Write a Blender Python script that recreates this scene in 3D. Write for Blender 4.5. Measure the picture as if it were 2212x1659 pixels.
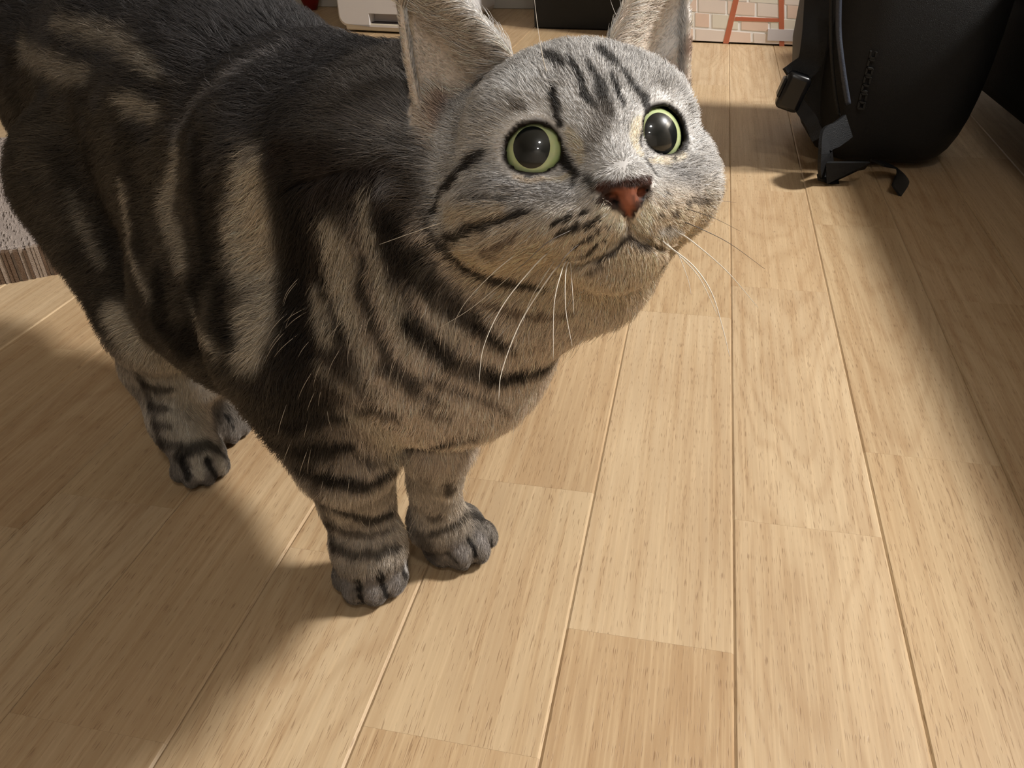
import bpy, bmesh, math, random
import numpy as np
from mathutils import Vector, Matrix
from mathutils.bvhtree import BVHTree

# ------------------------------------------------------------------ scene, camera, light
for o in list(bpy.data.objects):
    bpy.data.objects.remove(o, do_unlink=True)
scene = bpy.context.scene
COL = scene.collection
rng = np.random.default_rng(7)
random.seed(7)

IW, IH, FPX = 2212.0, 1659.0, 1800.0
CAM_H = 0.364
# columns: camera right, up, back in world axes (X right along plank ends, Y along planks, Z up)
CAM_R = np.array([[0.97714447, -0.09576016, 0.18978588],
                  [0.21130402, 0.53507632, -0.81795106],
                  [-0.02322281, 0.83935888, 0.54308137]])
CAM_P = np.array([0.0, 0.0, CAM_H])
cam_data = bpy.data.cameras.new('camera')
cam = bpy.data.objects.new('camera', cam_data)
COL.objects.link(cam)
M = Matrix.Identity(4)
for i in range(3):
    for j in range(3):
        M[i][j] = CAM_R[i][j]
    M[i][3] = CAM_P[i]
cam.matrix_world = M
cam_data.sensor_fit = 'HORIZONTAL'
cam_data.sensor_width = 36.0
cam_data.lens = FPX / IW * 36.0
cam_data.clip_start = 0.02
cam_data.clip_end = 30
scene.camera = cam


def ray(px, py):
    r = CAM_R @ np.array([px - IW / 2, IH / 2 - py, -FPX])
    return r


def W(px, py, z=0.0):
    """point of the place seen at a pixel of the photograph, at height z above the floor"""
    r = ray(px, py)
    return CAM_P + r * ((z - CAM_H) / r[2])


def D(px, py, depth):
    """point seen at a pixel, at a distance along the viewing axis"""
    return CAM_P + ray(px, py) / FPX * depth


def lin(r, g, b):
    def f(c):
        c /= 255.0
        return c / 12.92 if c <= 0.04045 else ((c + 0.055) / 1.055) ** 2.4
    return (f(r), f(g), f(b))


scene.view_settings.view_transform = 'Standard'
scene.view_settings.look = 'None'
scene.view_settings.gamma = 1.0
scene.view_settings.exposure = -0.10
scene.view_settings.use_curve_mapping = False
scene.cycles.max_bounces = 3
scene.cycles.diffuse_bounces = 2
scene.cycles.glossy_bounces = 1
scene.cycles.transmission_bounces = 0
scene.cycles_curves.subdivisions = 1
scene.cycles.adaptive_threshold = 0.05

# lamps of the room: one ceiling lamp to the right, behind the cat, and two small downlights in front
def area_lamp(name, loc, size, power, color, target=None):
    l = bpy.data.lights.new(name, 'AREA')
    l.shape = 'DISK'
    l.size = size
    l.energy = power
    l.color = color
    o = bpy.data.objects.new(name, l)
    COL.objects.link(o)
    o.location = loc
    if target is not None:
        o.rotation_euler = (Vector(target) - Vector(loc)).to_track_quat('-Z', 'Y').to_euler()
    return o


area_lamp('ceiling_lamp', (1.88, 1.12, 2.30), .42, 168, (1.0, .972, .935))
area_lamp('downlight', (.45, -.85, 2.38), .28, 9, (1.0, .97, .93))
area_lamp('downlight', (.50, -2.15, 2.38), .28, 9, (1.0, .97, .93))
world = bpy.data.worlds.new('world')
scene.world = world
world.use_nodes = True
world.node_tree.nodes['Background'].inputs[0].default_value = (.05, .048, .045, 1)


# ------------------------------------------------------------------ helpers
def mat_new(name, color=None, rough=.5, spec=.5):
    m = bpy.data.materials.new(name)
    m.use_nodes = True
    nt = m.node_tree
    b = nt.nodes['Principled BSDF']
    if color is not None:
        b.inputs['Base Color'].default_value = (*color, 1)
    b.inputs['Roughness'].default_value = rough
    b.inputs['Specular IOR Level'].default_value = spec
    return m, nt.nodes, nt.links, b


def noisy(name, c1, c2, scale=20, rough=.6, bump=0.0, detail=4, spec=.4, bscale=None):
    """two-tone noise material with optional relief"""
    m, n, l, b = mat_new(name, c1, rough, spec)
    tc = n.new('ShaderNodeTexCoord')
    t = n.new('ShaderNodeTexNoise')
    t.inputs['Scale'].default_value = scale
    t.inputs['Detail'].default_value = detail
    l.new(tc.outputs['Object'], t.inputs['Vector'])
    r = n.new('ShaderNodeMix')
    r.data_type = 'RGBA'
    r.inputs[6].default_value = (*c1, 1)
    r.inputs[7].default_value = (*c2, 1)
    l.new(t.outputs['Fac'], r.inputs[0])
    l.new(r.outputs[2], b.inputs['Base Color'])
    if bump:
        t2 = n.new('ShaderNodeTexNoise')
        t2.inputs['Scale'].default_value = bscale or scale * 4
        l.new(tc.outputs['Object'], t2.inputs['Vector'])
        bp = n.new('ShaderNodeBump')
        bp.inputs['Strength'].default_value = bump
        bp.inputs['Distance'].default_value = .002
        l.new(t2.outputs['Fac'], bp.inputs['Height'])
        l.new(bp.outputs['Normal'], b.inputs['Normal'])
    return m


def mesh_obj(name, verts, faces, mat=None, parent=None, smooth=False):
    me = bpy.data.meshes.new(name)
    me.from_pydata([tuple(map(float, v)) for v in verts], [], faces)
    me.update()
    if smooth:
        me.polygons.foreach_set('use_smooth', [True] * len(me.polygons))
    o = bpy.data.objects.new(name, me)
    COL.objects.link(o)
    if mat is not None:
        me.materials.append(mat)
    if parent is not None:
        set_parent(o, parent)
    return o


def set_parent(o, p):
    o.parent = p
    o.matrix_parent_inverse = p.matrix_world.inverted()


def empty(name, loc):
    o = bpy.data.objects.new(name, None)
    COL.objects.link(o)
    o.location = loc
    o.matrix_world = Matrix.Translation(Vector(loc))
    return o


def tag(o, label, cat, group=None):
    o['label'] = label
    o['category'] = cat
    if group:
        o['group'] = group
    return o


def box_geo(lo, hi):
    (x0, y0, z0), (x1, y1, z1) = lo, hi
    v = [(x0, y0, z0), (x1, y0, z0), (x1, y1, z0), (x0, y1, z0), (x0, y0, z1), (x1, y0, z1), (x1, y1, z1), (x0, y1, z1)]
    f = [(0, 3, 2, 1), (4, 5, 6, 7), (0, 1, 5, 4), (1, 2, 6, 5), (2, 3, 7, 6), (3, 0, 4, 7)]
    return v, f


def box(name, lo, hi, mat, parent=None, bevel=0.0, seg=3, frame=None):
    """axis box, or in a frame (origin, columns of axes), with rounded edges"""
    v, f = box_geo(lo, hi)
    bm = bmesh.new()
    vs = [bm.verts.new(p) for p in v]
    for q in f:
        bm.faces.new([vs[i] for i in q])
    if bevel:
        bmesh.ops.bevel(bm, geom=bm.edges[:], offset=bevel, segments=seg, affect='EDGES', profile=.5)
    if frame is not None:
        o0, A = frame
        for vv in bm.verts:
            vv.co = Vector(o0 + A @ np.array(vv.co))
    bm.normal_update()
    me = bpy.data.meshes.new(name)
    bm.to_mesh(me)
    bm.free()
    if bevel:
        big = sorted((q.area for q in me.polygons), reverse=True)[5]
        me.polygons.foreach_set('use_smooth', [q.area < big * .999 for q in me.polygons])
    o = bpy.data.objects.new(name, me)
    COL.objects.link(o)
    me.materials.append(mat)
    if parent is not None:
        set_parent(o, parent)
    return o


def smooth_line(P, n):
    """Catmull-Rom through points"""
    P = [np.asarray(p, float) for p in P]
    P = [2 * P[0] - P[1]] + P + [2 * P[-1] - P[-2]]
    out = []
    for i in range(1, len(P) - 2):
        for t in np.linspace(0, 1, n, endpoint=False):
            a, b, c, d = P[i - 1:i + 3]
            out.append(.5 * (2 * b + (c - a) * t + (2 * a - 5 * b + 4 * c - d) * t * t + (3 * b - a - 3 * c + d) * t ** 3))
    out.append(P[-2])
    return np.array(out)


def tube_geo(P, R, sides=6, flat=None, up=(0, 0, 1)):
    """swept tube; flat=(w, t) makes a strap of that width and thickness"""
    P = np.asarray(P, float)
    n = len(P)
    R = np.full(n, R) if np.isscalar(R) else np.asarray(R)
    v, f = [], []
    T = np.gradient(P, axis=0)
    T /= np.linalg.norm(T, axis=1)[:, None] + 1e-12
    s = np.cross(T[0], up)
    if np.linalg.norm(s) < 1e-3:
        s = np.cross(T[0], (1, 0, 0))
    s /= np.linalg.norm(s)
    for i in range(n):
        s = s - T[i] * (s @ T[i])
        s /= np.linalg.norm(s) + 1e-12
        b = np.cross(T[i], s)
        if flat:
            w, t = flat[0] / 2, flat[1] / 2
            for a, c in ((-1, -1), (1, -1), (1, 1), (-1, 1)):
                v.append(P[i] + s * w * a + b * t * c)
        else:
            for k in range(sides):
                a = 2 * math.pi * k / sides
                v.append(P[i] + (s * math.cos(a) + b * math.sin(a)) * R[i])
    m = 4 if flat else sides
    for i in range(n - 1):
        for k in range(m):
            f.append((i * m + k, i * m + (k + 1) % m, (i + 1) * m + (k + 1) % m, (i + 1) * m + k))
    f.append(tuple(range(m))[::-1])
    f.append(tuple((n - 1) * m + k for k in range(m)))
    return v, f


def loft_geo(sections, cap=True):
    v, f = [], []
    m = len(sections[0])
    for s in sections:
        v += [tuple(p) for p in s]
    for i in range(len(sections) - 1):
        for k in range(m):
            f.append((i * m + k, i * m + (k + 1) % m, (i + 1) * m + (k + 1) % m, (i + 1) * m + k))
    if cap:
        f.append(tuple(range(m))[::-1])
        f.append(tuple((len(sections) - 1) * m + k for k in range(m)))
    return v, f


# ------------------------------------------------------------------ the room
XL, XR, YF, YB, ZC = -2.60, 2.30, -2.70, 2.345, 2.42


def struct(o):
    o['kind'] = 'structure'
    return o


m_wall = noisy('wall_paint', lin(178, 170, 158), lin(172, 164, 152), 60, .85, .15, bscale=300)
m_ceil = noisy('ceiling_paint', lin(198, 194, 188), lin(192, 188, 182), 60, .9)
struct(box('wall_back', (XL, YB, 0), (XR, YB + .1, ZC), m_wall))
m_wall2 = noisy('wall_paint_pale', lin(214, 207, 198), lin(208, 201, 192), 60, .85, .15, bscale=300)  # made paler than the other walls to bounce fill onto the cat's chest
struct(box('wall_front', (XL, YF - .1, 0), (XR, YF, ZC), m_wall2))
struct(box('wall_left', (XL - .1, YF, 0), (XL, YB, ZC), m_wall))
struct(box('wall_right', (XR, YF, 0), (XR + .1, YB, ZC), m_wall))
struct(box('ceiling', (XL, YF, ZC), (XR, YB, ZC + .1), m_ceil))
m_base = noisy('baseboard_paint', lin(214, 208, 198), lin(206, 200, 190), 30, .5)
struct(box('baseboard_back', (XL, YB - .012, 0), (XR, YB, .06), m_base, bevel=.002))

# oak boards
def wood_material():
    m, n, l, b = mat_new('oak', None, .4, .4)
    geo = n.new('ShaderNodeNewGeometry')
    info = n.new('ShaderNodeObjectInfo')

    def math_(op, a, b_=None, clamp=False):
        x = n.new('ShaderNodeMath')
        x.operation = op
        x.use_clamp = clamp
        for i, q in enumerate((a, b_)):
            if q is None:
                continue
            if isinstance(q, (int, float)):
                x.inputs[i].default_value = q
            else:
                l.new(q, x.inputs[i])
        return x.outputs[0]
    rnd = info.outputs['Random']
    sep = n.new('ShaderNodeSeparateXYZ')
    l.new(geo.outputs['Position'], sep.inputs[0])
    x, y = sep.outputs[0], sep.outputs[1]
    off = math_('MULTIPLY', rnd, 37.0)

    def vec(sx, sy, warp=None):
        c = n.new('ShaderNodeCombineXYZ')
        xx = math_('MULTIPLY', x, sx)
        if warp is not None:
            xx = math_('ADD', xx, warp)
        l.new(xx, c.inputs[0])
        l.new(math_('MULTIPLY', y, sy), c.inputs[1])
        l.new(off, c.inputs[2])
        return c.outputs[0]

    def noise(v, scale=1.0, detail=3, rough=.5):
        t = n.new('ShaderNodeTexNoise')
        t.inputs['Scale'].default_value = scale
        t.inputs['Detail'].default_value = detail
        t.inputs['Roughness'].default_value = rough
        l.new(v, t.inputs['Vector'])
        return t.outputs['Fac']

    def ramp(fac, stops):
        r = n.new('ShaderNodeValToRGB')
        e = r.color_ramp.elements
        while len(e) < len(stops):
            e.new(.5)
        for k, (p, c) in zip(e, stops):
            k.position = p
            k.color = (*c, 1)
        l.new(fac, r.inputs[0])
        return r.outputs[0]

    def mix(fac, a, b_, mode='MIX'):
        q = n.new('ShaderNodeMix')
        q.data_type = 'RGBA'
        q.blend_type = mode
        if isinstance(fac, (int, float)):
            q.inputs[0].default_value = fac
        else:
            l.new(fac, q.inputs[0])
        for i, s_ in ((6, a), (7, b_)):
            if isinstance(s_, tuple):
                q.inputs[i].default_value = (*s_, 1)
            else:
                l.new(s_, q.inputs[i])
        return q.outputs[2]
    # board tone
    tone = ramp(rnd, [(0, lin(201, 176, 140)), (.3, lin(193, 166, 129)), (.55, lin(204, 180, 146)), (.8, lin(191, 163, 127)), (1, lin(197, 170, 134))])
    # broad figure
    cloud_ = noise(vec(15, 4.5), 1, 2, .55)
    col = mix(math_('MULTIPLY', math_('SUBTRACT', cloud_, .35, True), 1.5, True), tone, mix(.5, tone, lin(140, 104, 68)))
    # cathedral rings on some boards
    warp = math_('MULTIPLY', cloud_, 5.0)
    xc = math_('SUBTRACT', math_('FRACT', math_('ADD', math_('DIVIDE', math_('ADD', x, .045), .09), 60.0)), .5)
    arc = math_('ADD', math_('ADD', math_('MULTIPLY', math_('MULTIPLY', xc, xc), -9.0), math_('MULTIPLY', y, 9.0)), warp)
    ringw = math_('SINE', math_('MULTIPLY', arc, 7.0))
    ringw = math_('MULTIPLY', math_('ADD', math_('MULTIPLY', ringw, .5), .5), math_('GREATER_THAN', math_('FRACT', math_('MULTIPLY', rnd, 7.3)), .45))
    col = mix(math_('MULTIPLY', math_('POWER', ringw, 3.0), .20), col, lin(140, 100, 60))
    # straight streaks
    streak = noise(vec(140, 3.2), 1, 2, .6)
    col = mix(math_('MULTIPLY', math_('SUBTRACT', streak, .40, True), 1.3, True), col, lin(158, 120, 78))
    fine = noise(vec(620, 14), 1, 1, .5)
    col = mix(math_('MULTIPLY', math_('SUBTRACT', fine, .48, True), .9, True), col, lin(232, 206, 166))
    # pores: short dark dashes along the grain
    pore = noise(vec(2000, 105, math_('MULTIPLY', cloud_, 9.0)), 1, 0, .3)
    thr = math_('SUBTRACT', .80, math_('MULTIPLY', streak, .26))
    pm = math_('MULTIPLY', math_('SUBTRACT', pore, thr), 10.0, True)
    col = mix(math_('MULTIPLY', pm, .42), col, lin(104, 70, 40))
    l.new(col, b.inputs['Base Color'])
    rg = math_('ADD', math_('MULTIPLY', streak, .16), .34)
    l.new(rg, b.inputs['Roughness'])
    bp = n.new('ShaderNodeBump')
    bp.inputs['Strength'].default_value = .25
    bp.inputs['Distance'].default_value = .0006
    l.new(math_('SUBTRACT', math_('MULTIPLY', fine, .35), pm), bp.inputs['Height'])
    l.new(bp.outputs['Normal'], b.inputs['Normal'])
    return m


m_oak = wood_material()
m_sub = noisy('joint_filler', lin(168, 130, 88), lin(150, 112, 72), 40, .8)
floor_ob = struct(box('floor', (XL, YF, -.03), (XR, YB, -.0012), m_sub))
PW, PX0 = .09, -.045
JOINTS = {0: [.311, .691, 1.12, 1.56, 1.93], 1: [.418, .757, 1.03, 1.44, 1.9], -1: [.231, .427, .86, 1.3, 1.66], 2: [.506, .93, 1.36, 1.7],
          3: [.31, .76, 1.15, 1.6], -2: [.341, .70, 1.1, 1.45], -3: [.203, .60, 1.0, 1.4], -4: [.36, .72], -6: [.24, .534, .9]}


def plank_geo(x0, x1, y0, y1, bv=.0010):
    g = .00006
    x0, x1, y0, y1 = x0 + g, x1 - g, y0 + .00003, y1 - .00003
    prof = [(x0, -.0075), (x0, -bv), (x0 + bv * 1.3, 0), (x1 - bv * 1.3, 0), (x1, -bv), (x1, -.0075)]
    v = [(x, y0, z) for x, z in prof] + [(x, y1, z) for x, z in prof]
    f = [(i, i + 1, i + 7, i + 6) for i in range(5)] + [(0, 6, 11, 5)] + [(5, 4, 3, 2, 1, 0), (6, 7, 8, 9, 10, 11)]
    f = [tuple(reversed(q)) for q in f]
    return v, f


far_v, far_f = [], []
prng = random.Random(5)
k0 = int(math.floor((XL - PX0) / PW))
k1 = int(math.ceil((XR - PX0) / PW))
for k in range(k0, k1):
    x0, x1 = max(XL, PX0 + k * PW), min(XR, PX0 + (k + 1) * PW)
    if x1 - x0 < .01:
        continue
    ys = list(JOINTS.get(k, []))
    if not ys:
        ys = [prng.uniform(.1, .4)]
    while ys[-1] < YB - .45:
        ys.append(ys[-1] + prng.uniform(.26, .52))
    while ys[0] > YF + .45:
        ys.insert(0, ys[0] - prng.uniform(.26, .52))
    ys = [YF] + ys + [YB]
    for a, b in zip(ys[:-1], ys[1:]):
        seen = b > .12 and x1 > -1.25 and x0 < .78 and (x0 > -.55 - a * .5) and x0 < .28 + .2 * b
        if seen:
            v, f = plank_geo(x0, x1, a, b)
            mesh_obj('plank', v, f, m_oak, floor_ob)
        else:
            v, f = plank_geo(x0, x1, a, b)
            n0 = len(far_v)
            far_v += v
            far_f += [tuple(i + n0 for i in q) for q in f]
fo = mesh_obj('planks_beyond', far_v, far_f, m_oak, floor_ob)
fo['kind'] = 'stuff'


# ------------------------------------------------------------------ things around
def on_plane(px, py, A, Bp):
    """point seen at a pixel on the upright plane through two floor points"""
    r = ray(px, py)
    d = np.array([Bp[0] - A[0], Bp[1] - A[1], 0.0])
    n = np.array([-d[1], d[0], 0.0])
    t = ((np.array([A[0], A[1], 0]) - CAM_P) @ n) / (r @ n)
    return CAM_P + r * t


# printed cardboard box
bA, bB = np.array([-.135, 1.945, 0.0]), np.array([.33, 1.888, 0.0])
bu = (bB - bA) / np.linalg.norm(bB - bA)
bv = np.array([-bu[1], bu[0], 0.0])
m_card = noisy('printed_card', lin(255, 254, 253), lin(253, 252, 250), 30, .45, spec=.4)
brick_box = empty('printed_box', (bA + bB) / 2 + bv * .15)
tag(brick_box, 'cardboard box printed with pastel bricks and a brown ladder, behind the backpack', 'box')
fr_box = (bA, np.stack([bu, bv, np.array([0, 0, 1.0])], 1))
box('carton', (0, 0, .003), (float(np.linalg.norm(bB - bA)), .30, .34), m_card, brick_box, .003, 2, fr_box)


def uv(px, py):
    p = on_plane(px, py, bA, bB)
    return float((p - bA) @ bu), float(p[2])


def plate(name, poly, mat, parent, t0=.0, t=.0006):
    """thin printed patch on the front of the box, polygon in (u, v)"""
    n = len(poly)
    v = [bA + bu * u + np.array([0, 0, q]) - bv * (t0 + t) for u, q in poly] + [bA + bu * u + np.array([0, 0, q]) + bv * .0002 for u, q in poly]
    f = [tuple(range(n)), tuple(range(2 * n - 1, n - 1, -1))] + [(i, i + n, (i + 1) % n + n, (i + 1) % n) for i in range(n)]
    return mesh_obj(name, v, f, mat, parent)


def crop3(cx, cy):
    return 1460 + .1537 * cx, .1537 * cy


pinks = {'a': lin(249, 236, 226), 'b': lin(251, 228, 212), 'c': lin(247, 241, 226), 'd': lin(249, 222, 204), 'e': lin(248, 235, 216)}
m_br = {k: noisy('print_' + k, c, tuple(x * .96 for x in c), 60, .45) for k, c in pinks.items()}
rows = [((-160, 0), [(-60, 230, 'b'), (270, 520, 'd'), (560, 1000, 'a'), (1040, 1480, 'c'), (1530, 1900, 'a')]),
        ((10, 190), [(-250, -60, 'c'), (-20, 290, 'b'), (320, 700, 'a'), (735, 1110, 'b'), (1150, 1535, 'a'), (1570, 1960, 'd')]),
        ((212, 400), [(-300, 0, 'b'), (40, 250, 'c'), (275, 468, 'd'), (515, 875, 'c'), (922, 1295, 'd'), (1335, 1750, 'c'), (1790, 2150, 'b')]),
        ((436, 604), [(-280, 240, 'b'), (285, 700, 'a'), (740, 1050, 'b'), (1095, 1480, 'a'), (1520, 1900, 'd')])]
ulen = float(np.linalg.norm(bB - bA))
rk = random.Random(11)
for ri in range(8):
    y1_ = -185 - ri * 218
    xs_, items = -330 + rk.uniform(0, 200), []
    while xs_ < 2150:
        wd_ = rk.choice((200, 300, 380, 400))
        items.append((xs_, xs_ + wd_, rk.choice('abcde')))
        xs_ += wd_ + 42
    rows.append(((y1_ - 178, y1_), items))
for (ya, yb), items in rows:
    for xa, xb, k in items:
        mid = (xa + xb) / 2
        sl = .072
        q = []
        for x, y in ((xa, yb), (xb, yb), (xb, ya), (xa, ya)):
            u, vv = uv(*crop3(x, y + (x - 700) * sl))
            q.append((min(max(u, .003), ulen - .003), min(max(vv, .004), .336)))
        if q[1][0] - q[0][0] > .008 and q[3][1] - q[0][1] > .006:
            plate('printed_brick', q, m_br[k], brick_box)
m_lad = noisy('print_ladder', lin(206, 122, 92), lin(198, 114, 84), 60, .45)


def bar(name, pts, mat, parent, t0=.0005):
    return plate(name, [(u_, min(v_, .336)) for u_, v_ in (uv(*crop3(*p)) for p in pts)], mat, parent, t0)


bar('printed_ladder_rail', [(662, 608), (740, 612), (1300, -1750), (1225, -1750)], m_lad, brick_box)
bar('printed_ladder_rail', [(1455, 655), (1525, 662), (1500, -1750), (1415, -1750)], m_lad, brick_box)
bar('printed_ladder_rung', [(820, 290), (1452, 310), (1450, 260), (838, 236)], m_lad, brick_box)
bar('printed_ladder_rail', [(1690, 670), (1768, 676), (2010, -260), (1930, -260)], m_lad, brick_box)
m_tape = noisy('tape', lin(226, 222, 226), lin(218, 214, 218), 20, .25)
bar('paper_label', [(1285, 568), (1880, 590), (1880, 425), (1295, 405)], m_tape, brick_box, .0012)

# white plastic unit with a recessed grip
m_white = noisy('white_plastic', lin(236, 232, 232), lin(230, 226, 226), 8, .35)
m_cream = noisy('cream_base', lin(226, 214, 192), lin(216, 204, 184), 8, .45)
m_shadow = noisy('slot_shade', lin(60, 56, 62), lin(48, 44, 50), 8, .6)  # dark grey for the shade in the grip slot and for the feet
m_grip = noisy('grip_grey', lin(196, 190, 190), lin(188, 182, 182), 8, .5)
uA, uB = W(733, 68), W(975, 80)
uu = (uB - uA) / np.linalg.norm(uB - uA)
uvn = np.array([-uu[1], uu[0], 0.0])
unit = empty('storage_unit', (uA + uB) / 2 + uvn * .14)
tag(unit, 'white plastic unit with rounded corners and recessed grip, standing against the back wall', 'storage unit')
frU = (uA, np.stack([uu, uvn, np.array([0, 0, 1.0])], 1))
ul = float(np.linalg.norm(uB - uA))


def unit_uv(px, py):
    p = on_plane(px, py, uA, uB)
    return float((p - uA) @ uu), float(p[2])


g0 = unit_uv(799, 58)
g1 = unit_uv(799, 29)
g2 = unit_uv(930, 64)
x_a, x_b = g0[0], g2[0]
z_a, z_b = g0[1], g1[1]
# body as rounded prism with a hole in the front for the grip
prof = []
rr = .022
H_U = .36
for cx_, cz_, a0 in ((rr, rr + .012, 180), (ul - rr, rr + .012, 270), (ul - rr, H_U - rr, 0), (rr, H_U - rr, 90)):
    for k in range(7):
        a = math.radians(a0 + 90 * k / 6)
        prof.append((cx_ + rr * math.cos(a), cz_ + rr * math.sin(a)))
bm = bmesh.new()


def ub(x, y, z):
    return bm.verts.new(uA + uu * x + uvn * y + np.array([0, 0, z]))


edge0 = [ub(x, .006, z) for x, z in prof]
cxm, czm = ul / 2, H_U / 2
edgef = [ub(cxm + (x - cxm) * (1 - .012 / ul), 0.0, czm + (z - czm) * (1 - .012 / H_U)) for x, z in prof]
edge1 = [ub(x, .27, z) for x, z in prof]
n = len(prof)
for i in range(n):
    j = (i + 1) % n
    bm.faces.new((edge0[i], edge0[j], edge1[j], edge1[i]))
    bm.faces.new((edgef[i], edgef[j], edge0[j], edge0[i]))
bm.faces.new(edge1[::-1])
hole = [ub(x_a, 0, z_a), ub(x_b, 0, z_a), ub(x_b, 0, z_b), ub(x_a, 0, z_b)]
hin = [ub(x_a + .003, .022, z_a), ub(x_b - .003, .022, z_a), ub(x_b - .003, .022, z_b - .003), ub(x_a + .003, .022, z_b - .003)]
for i in range(4):
    j = (i + 1) % 4
    bm.faces.new((hole[i], hole[j], hin[j], hin[i]))
bm.faces.new(hin)
# bridge the front face between the outline and the hole
start = {0: 3, 1: 10, 2: 17, 3: 24}
for c in range(4):
    ids = [(start[c] + k) % n for k in range(8)]
    for a_, b_ in zip(ids[:-1], ids[1:]):
        pass
corner_of = lambda i: min(3, ((i - 0) // 7))
for i in range(n):
    j = (i + 1) % n
    ci, cj = corner_of(i), corner_of(j)
    if ci == cj:
        bm.faces.new((edgef[i], edgef[j], hole[ci]))
    else:
        bm.faces.new((edgef[i], edgef[j], hole[cj], hole[ci]))
bmesh.ops.recalc_face_normals(bm, faces=bm.faces[:])
me = bpy.data.meshes.new('shell')
bm.to_mesh(me)
bm.free()
me.materials.append(m_white)
sh = bpy.data.objects.new('shell', me)
COL.objects.link(sh)
set_parent(sh, unit)
box('grip_plate', (x_a + .004, .0205, z_a + .012), (x_b - .004, .0225, z_b - .004), m_grip, unit, 0, 1, frU)
box('grip_slot_shade', (x_a + .004, .004, z_a + .001), (x_b - .004, .0205, z_a + .010), m_shadow, unit, 0, 1, frU)  # solid dark bar stands for the shade inside the slot
box('base', (.018, .002, .004), (ul - .018, .262, .0215), m_cream, unit, .004, 2, frU)
for dx in (.04, ul - .06):
    for dy in (.03, .22):
        box('foot', (dx, dy, 0), (dx + .02, dy + .02, .006), m_shadow, unit, 0, 1, frU)

# black bin
m_black = noisy('black_plastic', lin(20, 21, 21), lin(14, 15, 15), 30, .5, .1)
kA, kB = W(1150, 62), W(1350, 68)
ku = (kB - kA) / np.linalg.norm(kB - kA)
kv = np.array([-ku[1], ku[0], 0.0])
kl = float(np.linalg.norm(kB - kA))
bin_ = empty('storage_bin', (kA + kB) / 2 + kv * .085)
tag(bin_, 'black square bin on the floor between the white unit and the printed box', 'bin')
secs = []
for z, g, ext in ((0, .006, 0), (.004, .002, 0), (.30, -.004, 0), (.30, .004, 1), (.012, .010, 1)):
    x0, x1, y0, y1, r = g, kl - g, g, .17 - g, .012
    ring = []
    for cx_, cy_, a0 in ((x1 - r, y1 - r, 0), (x0 + r, y1 - r, 90), (x0 + r, y0 + r, 180), (x1 - r, y0 + r, 270)):
        for k in range(5):
            a = math.radians(a0 + 90 * k / 4)
            ring.append(kA + ku * (cx_ + r * math.cos(a)) + kv * (cy_ + r * math.sin(a)) + np.array([0, 0, z]))
    secs.append(ring)
v, f = loft_geo(secs)
mesh_obj('bucket', v, f, m_black, bin_)
rim = []
for cx_, cy_, a0 in ((kl - .012, .158, 0), (.012, .158, 90), (.012, .012, 180), (kl - .012, .012, 270)):
    for k in range(5):
        a = math.radians(a0 + 90 * k / 4)
        rim.append(kA + ku * (cx_ + .017 * math.cos(a)) + kv * (cy_ + .017 * math.sin(a)) + np.array([0, 0, .30]))
v, f = tube_geo(np.array(rim + [rim[0]]), .006, 6)
mesh_obj('rim', v, f, m_black, bin_)

# flat boards standing between the bin and the printed box
for i, (x0, x1, c, nm) in enumerate(((1358, 1363, lin(226, 200, 150), 'thin cream panel standing on edge, right beside the black bin'),
                                     (1364, 1373, lin(150, 92, 60), 'thin brown panel standing on edge between the cream and pale green panels'),
                                     (1375, 1383, lin(208, 218, 200), 'thin pale green panel standing on edge, next to the printed box'))):
    a, b_ = W(x0, 26), W(x1, 26)
    mm = noisy('panel_%d' % i, c, tuple(q * .9 for q in c), 12, .5)
    tag(box('upright_panel', (a[0], 2.25 - .01 * i, 0), (b_[0], 2.325, .28 - .02 * i), mm, None, .0012, 2), nm, 'panel', 'panels standing beside the bin')

# dark red pot
m_red = noisy('red_glaze', lin(128, 26, 20), lin(108, 20, 16), 14, .35)
rc = W(683, 17)
pot = empty('red_pot', (rc[0], 2.285, 0))
tag(pot, 'small dark red tapered pot by the back wall, left of the white unit', 'pot')
secs = []
for z, r in ((0, .013), (.002, .0155), (.030, .027), (.075, .036), (.085, .0385), (.092, .0385), (.092, .0345), (.03, .022)):
    secs.append([(rc[0] + r * math.cos(a), 2.285 + r * math.sin(a), z) for a in np.linspace(0, 2 * math.pi, 20, endpoint=False)])
v, f = loft_geo(secs)
mesh_obj('vessel', v, f, m_red, pot, True)

# grey mat with a ribbed edge
mA, mB = W(0, 616), W(135, 590)
mu = (mB - mA) / np.linalg.norm(mB - mA)
mv = np.array([-mu[1], mu[0], 0.0])
mat_o = mA - mu * .42
m_pile = noisy('mat_pile', lin(176, 164, 156), lin(150, 138, 130), 260, .95, .9, detail=6, spec=.1, bscale=900)
m_rib1 = noisy('rib_light', lin(176, 160, 146), lin(140, 124, 110), 240, .9, .5, spec=.1)
m_rib2 = noisy('rib_dark', lin(96, 76, 60), lin(120, 100, 84), 240, .9, .5, spec=.1)
mat_e = empty('scratch_mat', mat_o + mu * .3 + mv * .22)
tag(mat_e, 'grey fuzzy mat with brown ribbed edge on the floor at the left', 'mat')
frM = (mat_o, np.stack([mu, mv, np.array([0, 0, 1.0])], 1))
pad = box('pad', (0, .004, 0), (.60, .46, .034), m_pile, mat_e, .006, 3, frM)
v, f = [], []
v2, f2 = [], []
rg_ = random.Random(3)
x = .004
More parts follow.
